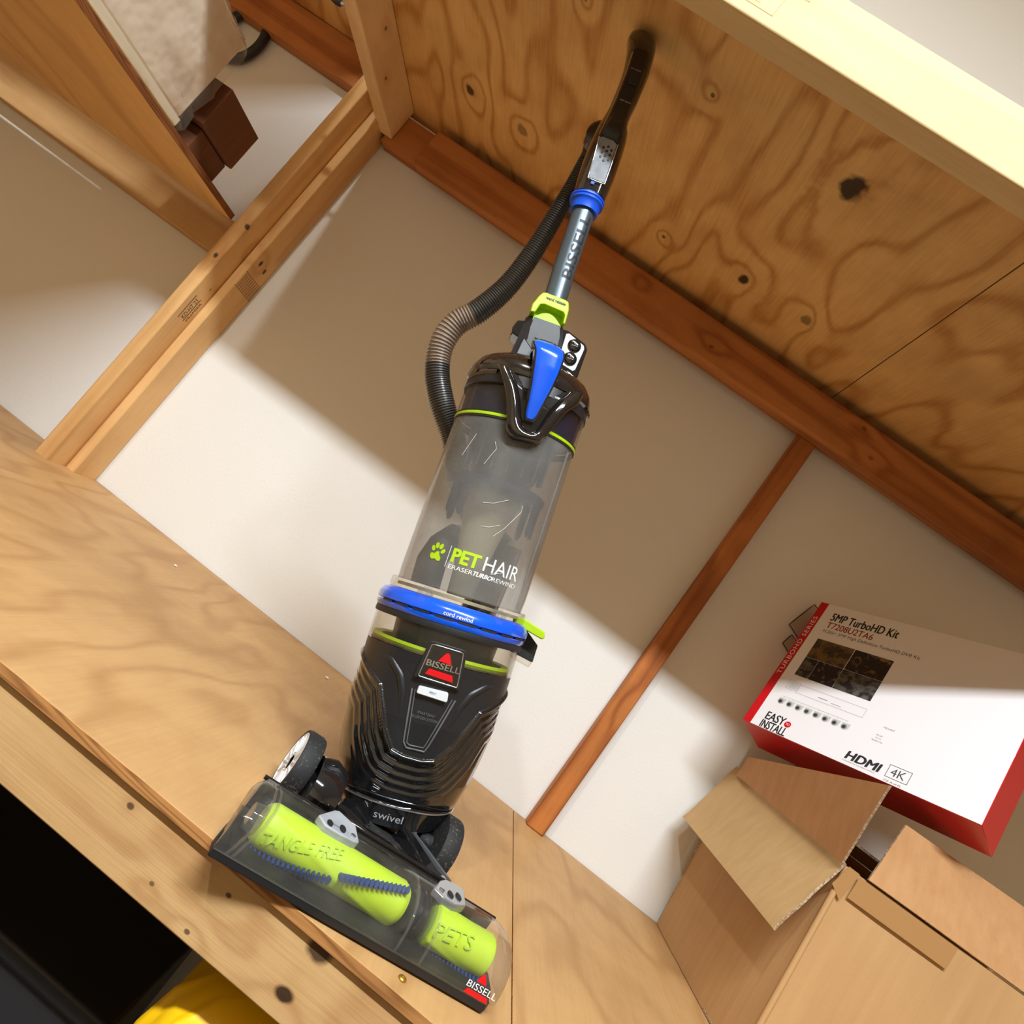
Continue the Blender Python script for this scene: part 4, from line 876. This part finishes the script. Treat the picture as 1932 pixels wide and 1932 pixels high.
fz('trim_screw', MB().loft([[N3(.0685+q*math.cos(a), .0551+q*math.sin(a), h) for a in [2*PI*j/16 for j in range(16)]] for q, h in ((.0028, .055), (.0028, .0572), (.0014, .0575))]), M['silver_trim'], parent=o, smooth=30)
fz('nozzle_foot', MB().box((-.118, .030, -.0), (-.098, .044, .003), lambda a, b, c: N3(a, b+.0, c)), M['matte_black'], parent=noz)

# ------------------------------------------------------------------ open cardboard carton, right
def quadslab(mb, P, th, nrm=None, mi=0, div=1, wob=0.0):
    """sheet with thickness spanned by four corners, optionally wobbly"""
    P = [Vector(p) for p in P]; n = (P[1]-P[0]).cross(P[3]-P[0]).normalized(); g = []
    for side in (0, 1):
        for i in range(div+1):
            for j in range(div+1):
                a, b = i/div, j/div
                p = (P[0]*(1-a)*(1-b)+P[1]*a*(1-b)+P[2]*a*b+P[3]*(1-a)*b)
                q = p + n*(th*side + wob*(math.sin(5*a+1)*math.sin(4*b+2)+.5*math.sin(13*a+3*b))); 
                if 0 in (i, j) or div in (i, j): q = q + (P[1]-P[0])*wob*.6*math.sin(23*b+11*a)*.5
                g.append(q)
    N_ = div+1; fs = []; ms = []
    for s2 in (0, 1):
        for i in range(div):
            for j in range(div):
                q = [s2*N_*N_+i*N_+j, s2*N_*N_+(i+1)*N_+j, s2*N_*N_+(i+1)*N_+j+1, s2*N_*N_+i*N_+j+1]; fs.append(q); ms.append(mi)
    o_ = N_*N_
    for i in range(div):
        for (a, b) in (((i)*N_, (i+1)*N_), (i*N_+div, (i+1)*N_+div), (i, i+1), (div*N_+i, div*N_+i+1)):
            fs.append([a, b, b+o_, a+o_]); ms.append(1)
    nn = len(mb.v); mb.v += g
    for f, k in zip(fs, ms): mb.f.append([x+nn for x in f]); mb.m.append(k)
    return mb
A0 = Vector((.582, 1.488, ZL+.001)); A1 = Vector((.606, 1.060, ZL+.001)); A2 = Vector((1.18, 1.075, ZL+.001)); A3 = Vector((1.16, 1.489, ZL+.001))
T0 = P3(.362, .982, .0212); T1 = P3(.3975, .7155, .0035); T2 = Vector((1.17, 1.08, T1.z+.01)); T3 = Vector((1.15, 1.475, T1.z+.02))
box = empty('cardboard_carton', (.87, 1.28, ZL+.001))
tag(box, 'large open brown cardboard carton with bent flaps standing on the right of the shelf', 'box')
cm_ = [M['card'], M['card_edge']]
def wallp(name, P, mi=0, mats=None, wob=0, div=1, th=.004):
    return finish(name, quadslab(MB(), P, th, div=div, wob=wob), mats or cm_, parent=box, smooth=30)
wallp('side_wall', [A1, A0, T0, T1], div=8, wob=.0012); wallp('side_wall', [A2, A1, T1, T2], div=8, wob=.0012)
wallp('side_wall', [A3, A2, T2, T3]); wallp('side_wall', [A0, A3, T3, T0]); wallp('carton_floor', [A0, A1, A2, A3])
cl_ = [M['card2'], M['card_edge']]
F0 = P3(.334, .970, -.0740); F1 = P3(.3655, .700, -.0845)
wallp('outer_flap', [T0+Vector((-.002, 0, .002)), F0, F1, T1+Vector((-.004, -.004, .002))], mats=cl_, div=12, wob=.0012)
G0 = P3(.3535, .955, .0130); G1 = P3(.3860, .706, .0030); G2 = P3(.3658, .670, .0858); G3 = P3(.3440, .930, .0404)
wallp('standing_flap', [G1, G0, G3, G2], mats=[M['card_in'], M['card_edge']], div=8, wob=.0008)
# front flap bent inwards and propped up
H0 = T1+Vector((.012, -.001, .002)); H1 = T2+Vector((-.01, 0, .004))
wallp('front_flap', [H0+Vector((.02, .0, .0)), H1, H1+Vector((-.02, .12, .11)), H0+Vector((.045, .035, .10))], mats=[M['card_in'], M['card_edge']], div=6, wob=.001)
# back flap, folded in flat as a bed for the box on top
wallp('back_flap', [T0+Vector((.04, -.01, .004)), T3+Vector((-.02, -.01, .004)), T3+Vector((-.02, -.24, .016)), T0+Vector((.08, -.23, .016))], mats=[M['card_in'], M['card_edge']])
# tape over the front left top edge
finish('packing_tape', quadslab(MB(), [T1+Vector((.02, -.0052, -.001)), T1.lerp(T2, .32)+Vector((0, -.0052, -.001)), T1.lerp(T2, .32)+Vector((0, -.0056, -.035)), T1+Vector((.02, -.0056, -.035))], .0003), [M['tape'], M['tape']], parent=box)
finish('packing_tape', quadslab(MB(), [T1+Vector((-.0002, -.0058, .002)), T1+Vector((.018, -.0058, .002)), T1+Vector((.012, -.0062, -.045)), T1+Vector((-.008, -.0062, -.032))], .0003), [M['tape'], M['tape']], parent=box)
# rounded corner bulge of the carton
path = [T1.lerp(A1, i/12)+Vector((.001, 0, 0)) for i in range(13)]
finish('corner_fold', MB().tube(path, .0045, 10), M['card'], parent=box, smooth=60)

# ------------------------------------------------------------------ camera kit box on top
pos = P3(.3014, .8988, .0718); ex, ey, ez = Vector((.6288, -.7640, .1446)), Vector((.7728, .5935, -.2248)), Vector((.0859, .2531, .9636))
ex.normalize(); ez = (ez-ex*ez.dot(ex)).normalized(); ey = ez.cross(ex)
HB, WB, TB = .3075, .40, .094
def K(x, y, z): return pos + ex*x + ey*y + ez*z
kit = empty('security_kit_box', K(WB/2, TB/2, 0)); tag(kit, 'white and red printed box tilted on top of the open cardboard carton', 'box')
finish('carton_shell', MB().box((0, 0, 0), (WB, TB, HB), K), M['box_red'], parent=kit, bevel=.0015)
def KF(x0, z0): return lambda x, y: K(x0+x, -.0004, z0+y)
def rect(mb, x0, z0, x1, z1, y=-.0003, mi=0): mb.add([K(x0, y, z0), K(x1, y, z0), K(x1, y, z1), K(x0, y, z1)], [(0, 1, 2, 3)], mi)
mb = MB(); rect(mb, .0172, .001, WB-.001, HB-.001, -.00025); finish('front_print', mb, M['panel_white'], parent=kit, recalc=False)
def kitprint(name, mt, items, **kw):
    for it in items:
        s_, w_, h_, x0, z0 = it[:5]; k = it[5] if len(it) > 5 else {}
        mb = MB(); put_text(mb, s_, w_, h_, KF(x0, z0), **k); finish(name, mb, mt, parent=kit, recalc=False)
kitprint('title_print', M['print_black'], [('5MP TurboHD Kit', .128, .0185, .0370, .2690, {'fat': .0007}), ('H.265+ 5MP High Definition TurboHD DVR Kit', .180, .0070, .0373, .2385), ('EASY', .0370, .0165, .0360, .0205, {'fat': .0007}), ('INSTALL', .0500, .0165, .0350, .0020, {'fat': .0007}), ('MOUNT', .018, .003, .222, .089), ('PC116T', .010, .003, .2180, .0715), ('131 mm', .009, .0026, .2185, .0665), ('Pendant Cap', .017, .0028, .2150, .0610)])
kitprint('model_print', M['print_red'], [('T7208U2TA6', .0900, .0145, .0375, .2500, {'fat': .0003})])
mb = MB(); vs, fs = text_fit('TURBOHD SERIES', .1500, .0085, bold=.0, spacing=1.1)
mb.add([K(.0130-y, -.0006, .1185+x) for x, y, z in vs], fs); finish('spine_print', mb, M['panel_white'], parent=kit, recalc=False)
mb = MB(); c0 = (.0800, .0265)
mb.add([K(c0[0]+.0062*math.cos(t), -.0007, c0[1]+.0062*math.sin(t)) for t in [2*PI*j/28 for j in range(28)]], [list(range(28))]); finish('to_badge', mb, M['box_red'], parent=kit, recalc=False)
mb = MB(); put_text(mb, 'TO', .0070, .0045, lambda x, y: K(.0766+x, -.0010, .0243+y)); finish('to_print', mb, M['panel_white'], parent=kit, recalc=False)
mb = MB(); put_text(mb, 'HDMI', .0560, .0150, lambda x, y: K(.1925+x, -.0005, .0115+y), fat=.0014, shear=.12); put_text(mb, 'HIGH-DEFINITION MULTIMEDIA INTERFACE', .054, .0018, KF(.1905, .0068)); put_text(mb, '4K', .022, .014, KF(.2640, .0150))
for a in ((.2585, .0105, .2925, .0113), (.2585, .0325, .2925, .0333), (.2585, .0105, .2593, .0333), (.2917, .0105, .2925, .0333)): rect(mb, *a, y=-.0005)
put_text(mb, 'CE RoHS', .026, .003, KF(.2600, .0030)); finish('logo_print', mb, mat('box_print_charcoal', srgb(60, 60, 62), .5), parent=kit, recalc=False)
mb = MB(); mb_px = [(.0376, .173, .1115, .2205, 0), (.1125, .173, .1820, .2205, 1), (.0376, .128, .0640, .1725, 2), (.0645, .128, .1120, .1725, 3), (.1125, .128, .1820, .1725, 2)]
for a in mb_px: rect(mb, *a[:4], y=-.0005, mi=a[4])
random.seed(3)
for k in range(46):   # the printed pictures, broken into light and dark shapes
    q = mb_px[random.choice([0, 0, 1, 2, 3, 4])]; x = random.uniform(q[0]+.002, q[2]-.008); y = random.uniform(q[1]+.002, q[3]-.006)
    rect(mb, x, y, min(q[2], x+random.uniform(.002, .012)), min(q[3], y+random.uniform(.001, .0045)), y=-.0006-.00002*k, mi=random.choice([0, 2, 3, 1, 0]))
finish('photo_print', mb, [M['photo1'], M['photo2'], M['photo3'], M['photo4']], parent=kit, recalc=False)
mb = MB()
for (a, b_, c_, d_) in ((.037, .0950, .0590, .1145), (.0600, .0925, .1845, .1115)):
    for r_ in ((a, b_, c_, b_+.0005), (a, d_-.0005, c_, d_), (a, b_, a+.0005, d_), (c_-.0005, b_, c_, d_)): rect(mb, *r_, y=-.0005)
rect(mb, .042, .0765, .168, .0769, y=-.0005)
for k in range(8): rect(mb, .0455+k*.0172, .0735, .0459+k*.0172, .0768, y=-.0005)
for k in range(5): rect(mb, .041+.0*k, .0985+k*.003, .057, .0992+k*.003, y=-.0005)
rect(mb, .100, .099, .118, .1005, y=-.0005); rect(mb, .126, .097, .144, .0980, y=-.0005)
finish('diagram_print', mb, M['print_grey'], parent=kit, recalc=False)
for k in range(8):
    x = .0455+k*.0174; zc_ = .0665-.0001*k; mb = MB()
    mb.add([K(x-.0068, -.0004, zc_+.0062), K(x+.0078, -.0004, zc_+.0062), K(x+.0070, -.0004, zc_+.001), K(x-.0068, -.0004, zc_+.001)], [(0, 1, 2, 3)])
    mb.add([K(x+.0078*math.cos(t)*.9, -.0005, zc_-.0005+.0068*math.sin(t)) for t in [2*PI*j/20 for j in range(20)]], [list(range(20))])
    mb.add([K(x-.0012+.0056*math.cos(t)*.9, -.0007, zc_-.0012+.0052*math.sin(t)) for t in [2*PI*j/20 for j in range(20)]], [list(range(20))], 1)
    mb.add([K(x-.0016+.0036*math.cos(t)*.9, -.0009, zc_-.0016+.0034*math.sin(t)) for t in [2*PI*j/20 for j in range(20)]], [list(range(20))], 2)
    finish('camera_picture', mb, [mat('pic_light', srgb(196, 198, 192), .4) if k == 0 else bpy.data.materials['pic_light'], M['print_grey'], M['print_black']], parent=kit, recalc=False)
# two thin clear-edged sheets standing behind the kit box
M['sheet'] = clear('clear_plastic_sheet', (.93, .92, .90, 1), .22, (.62, .56, .50, 1), .08, 1.45)
M['sheet_edge'] = mat('sheet_edge', (.04, .03, .025, 1), .3)

YS = .9935
for (P_, lab) in (([(.3275, .2720), (.3140, .2275), (.400, .190), (.440, .030), (.480, .030), (.460, .235)], 'taller clear plastic sheet peeking out from behind the printed kit box'), ([(.3255, .2178), (.3215, .2007), (.400, .165), (.440, .030), (.470, .030), (.430, .190)], 'shorter clear plastic sheet peeking out lower behind the printed kit box')):
    yy = YS if 'taller' in lab else YS+.002
    o = finish('plastic_sheet', MB().prism(P_, lambda x, z, t: P3(x, yy, z)+Vector((0, t, 0)), 0, .0015), M['sheet']); tag(o, lab, 'plastic sheet', 'clear plastic sheets behind the kit box')
    path = [P3(x, yy, z)+Vector((0, .0007, 0)) for x, z in P_]
    p2 = []
    for a, c in zip(path, path[1:]+path[:1]):
        for i in range(6): p2.append(a.lerp(c, i/6))
    finish('sheet_border', MB().tube(p2, .0012, 6, closed=True), M['sheet_edge'], parent=o)

# ------------------------------------------------------------------ left bay contents
zs = zls+.0145
wp = empty('wrapped_panel', P3(-.76, .60, 0).xy.to_3d()+Vector((0, 0, zs))); tag(wp, 'white carton wrapped in a wrinkled clear poly bag on the left bay shelf', 'box')
def PX(x, y, z): return P3(x, y, z)
xa, ya, zt = -.664*S, .7310*S, P3(0, 0, .3525).z
finish('panel_body', MB().box((-1.34, .66, zs+.0205), (xa, ya, zt)), M['white_board'], parent=wp, bevel=.004)
finish('panel_tray', MB().box((-1.345, .655, zs+.0035), (xa+.002, ya+.002, zs+.0195)), M['white_plastic'] if False else mat('cream_card_tray', srgb(240, 226, 200), .5), parent=wp, bevel=.001)
random.seed(11)
mb = MB(); n1, n2 = 40, 26; rings = []
for i in range(n1+1):
    y = .64+(ya+.014-.64)*i/n1; row = []
    sec = [(-1.30, zs+.001), (xa+.004, zs+.001), (xa+.012, zs+.02), (xa+.008, zs+.06), (xa+.012, zs+.12), (xa+.006, zt-.01), (xa-.02, zt+.018), (-1.2, zt+.03)]
    for k in range(n2+1):
        x, z = interp(k/n2*7, [(q, p[0]) for q, p in enumerate(sec)]), interp(k/n2*7, [(q, p[1]) for q, p in enumerate(sec)])
        wv = .0035*math.sin(11*y+3*z*7+k*.9)+.003*math.sin(37*y-2.1*k)+.002*random.uniform(-1, 1)
        shrink = max(0, (i-n1+2)/2)*.010 if i >= n1-1 else 0
        row.append(Vector((x+wv*(.6 if z > zs+.004 else 0)-shrink*.4, y, max(zs+.0008, z+(wv if z > zs+.03 else 0)-shrink*.5))))
    rings.append(row)
finish('poly_bag', mb.loft(rings, closed=False, cap=False), M['bag'], parent=wp, smooth=70)
# gathered tail of the bag behind the carton
mb = MB(); rings = []
for i in range(10):
    t = i/9; rings.append([P3(-.69-.01*t+.014*(1-t*.4)*math.cos(a)*(1+.25*math.sin(3*a+i)), .742+.035*t, .236-.008*t)+Vector((0, 0, .024*(1-t*.5)*math.sin(a)*(1+.2*math.sin(4*a-i)))) for a in [2*PI*j/18 for j in range(18)]])
finish('bag_tail', mb.loft(rings), M['bag'], parent=wp, smooth=60)
o = finish('brown_carton', MB().box((-1.22, P3(0, .772, 0).y, zs+.001), (P3(-.668, 0, 0).x, P3(0, .842, 0).y, P3(0, 0, .2485).z)), M['card_dark'], bevel=.002); tag(o, 'lower dark brown carton stacked flat on the left bay shelf', 'box', 'brown cartons on the left bay shelf')
o2 = empty('brown_carton', (-1.1, 1.2, P3(0, 0, .2495).z)); tag(o2, 'upper brown carton standing on another carton behind the bagged white carton', 'box', 'brown cartons on the left bay shelf')
finish('carton_shell', MB().box((-1.20, P3(0, .7560, 0).y, P3(0, 0, .2495).z), (P3(-.660, 0, 0).x, P3(0, .8435, 0).y, P3(0, 0, .3073).z)), M['card_dark'], parent=o2, bevel=.002)
finish('closing_tape', MB().box((P3(-.660, 0, 0).x-.03, P3(0, .8438, 0).y, P3(0, 0, .252).z), (P3(-.660, 0, 0).x-.005, P3(0, .8442, 0).y, P3(0, 0, .305).z)), M['card_edge'], parent=o2)
# dark coil standing behind the bag
ctr = P3(-.915, .990, .487)
mb = MB().tube([ctr+Vector((.050*math.cos(a), 0, .070*math.sin(a))) for a in [2*PI*j/48 for j in range(48)]], .0115, 12, closed=True)
o = finish('curved_tube', mb, M['dark_grey'], smooth=60); tag(o, 'dark curved tube against the wall behind the bagged carton', 'tube')
o.location = o.location
# bumper under the joist
bp0 = Vector((-.930, P3(0, .757, 0).y, P3(0, 0, .4700+.012).z)); bo = empty('spring_bumper', bp0); tag(bo, 'small metal stud with a pointed black tip sticking out of the pale joist', 'bumper')
dv = Vector((-1, 0, -.12)).normalized()
def cone(prof, n=20):
    a1 = dv.cross(Vector((0, 1, 0))).normalized(); a2 = dv.cross(a1)
    return [[bp0+dv*t+a1*r*math.cos(2*PI*j/n)+a2*r*math.sin(2*PI*j/n) for j in range(n)] for r, t in prof]
finish('bumper_shank', MB().loft(cone([(.0048, 0), (.0048, .006), (.0058, .007), (.0058, .009), (.0048, .010), (.0048, .016)])), M['silver_trim'], parent=bo, smooth=40)
finish('bumper_tip', MB().loft(cone([(.0066, .015), (.0074, .019), (.0070, .026), (.0040, .036), (.0008, .043)])), M['dark_grey'], parent=bo, smooth=40)

# ------------------------------------------------------------------ under the shelf
yt = empty('yellow_tub', (.09, .80, 0)); tag(yt, 'bright yellow moulded plastic tub under the front edge of the shelf', 'tub')
def yring(r, z, n=96, f=.0):
    out = []
    for j in range(n):
        a = 2*PI*j/n; fl = 1 + f*(max(0, math.cos(9*a+.8))**3)
        e = 6.0; ca, sa = math.cos(a), math.sin(a)
        out.append(Vector((.090+r*1.30*fl*math.copysign(abs(ca)**(2/e), ca), (.7955)+r*1.08*fl*math.copysign(abs(sa)**(2/e), sa), z)))
    return out
finish('tub_body', MB().loft([yring(.095, .001), yring(.100, .01), yring(.108, .30, f=.05), yring(.112, .55, f=.06), yring(.112, .700, f=.06), yring(.107, .740, f=.04), yring(.092, .768), yring(.055, .780)]), M['yellow'], parent=yt, smooth=60)
finish('tub_cap', MB().loft([yring(.034, .780), yring(.034, .790), yring(.028, .795)]), M['yellow'], parent=yt, smooth=30)
o = finish('shade_bin', MB().loft([[Vector((x, y, z)) for x, y in ((-1.3-e, .80-e*.4), (-.12+e, .80-e*.4), (-.12+e, 1.25), (-1.3-e, 1.25))] for z, e in ((.001, 0), (.60, .02), (.605, .035), (.625, .035))]), M['black_bin'], bevel=.008); tag(o, 'black plastic bin, enlarged to stand in for the shade under the shelf', 'bin')  # bin made larger so its black stands in for shade under the shelf

# ------------------------------------------------------------------ little things on the shelf
q = P3(.0713, .4426, 0); q.z = ZL+.0002
sw = empty('brass_screw', q); tag(sw, 'small brass screw head lying by the front edge of the nozzle', 'screw')
finish('screw_head', MB().loft([[Vector((q.x+r*math.cos(a), q.y+r*math.sin(a), q.z+h)) for a in [2*PI*j/20 for j in range(20)]] for r, h in ((.0038, 0), (.0042, .0012), (.0034, .0022), (.0016, .0022), (.0012, .0012))]), M['brass'], parent=sw, smooth=35)
for (x, y, r, lab) in ((-.3901, .8863, .0035, 'tiny white plaster crumb on the plywood far left'), (-.151, .9197, .0042, 'tiny white plaster crumb on the plywood beside the vacuum')):
    q = P3(x, y, 0); q.z = ZL+.0003
    rr = [[Vector((q.x+r*k*math.cos(a)*(1+.2*math.sin(3*a)), q.y+r*k*math.sin(a), q.z+h*r)) for a in [2*PI*j/10 for j in range(10)]] for k, h in ((.7, 0), (1, .3), (.7, .7), (.2, .85))]
    tag(finish('plaster_crumb', MB().loft(rr), M['panel_white'], smooth=60), lab, 'crumb', 'white crumbs on the plywood shelf')
for o in list(C.objects):
    if '_o' in o: del o['_o']
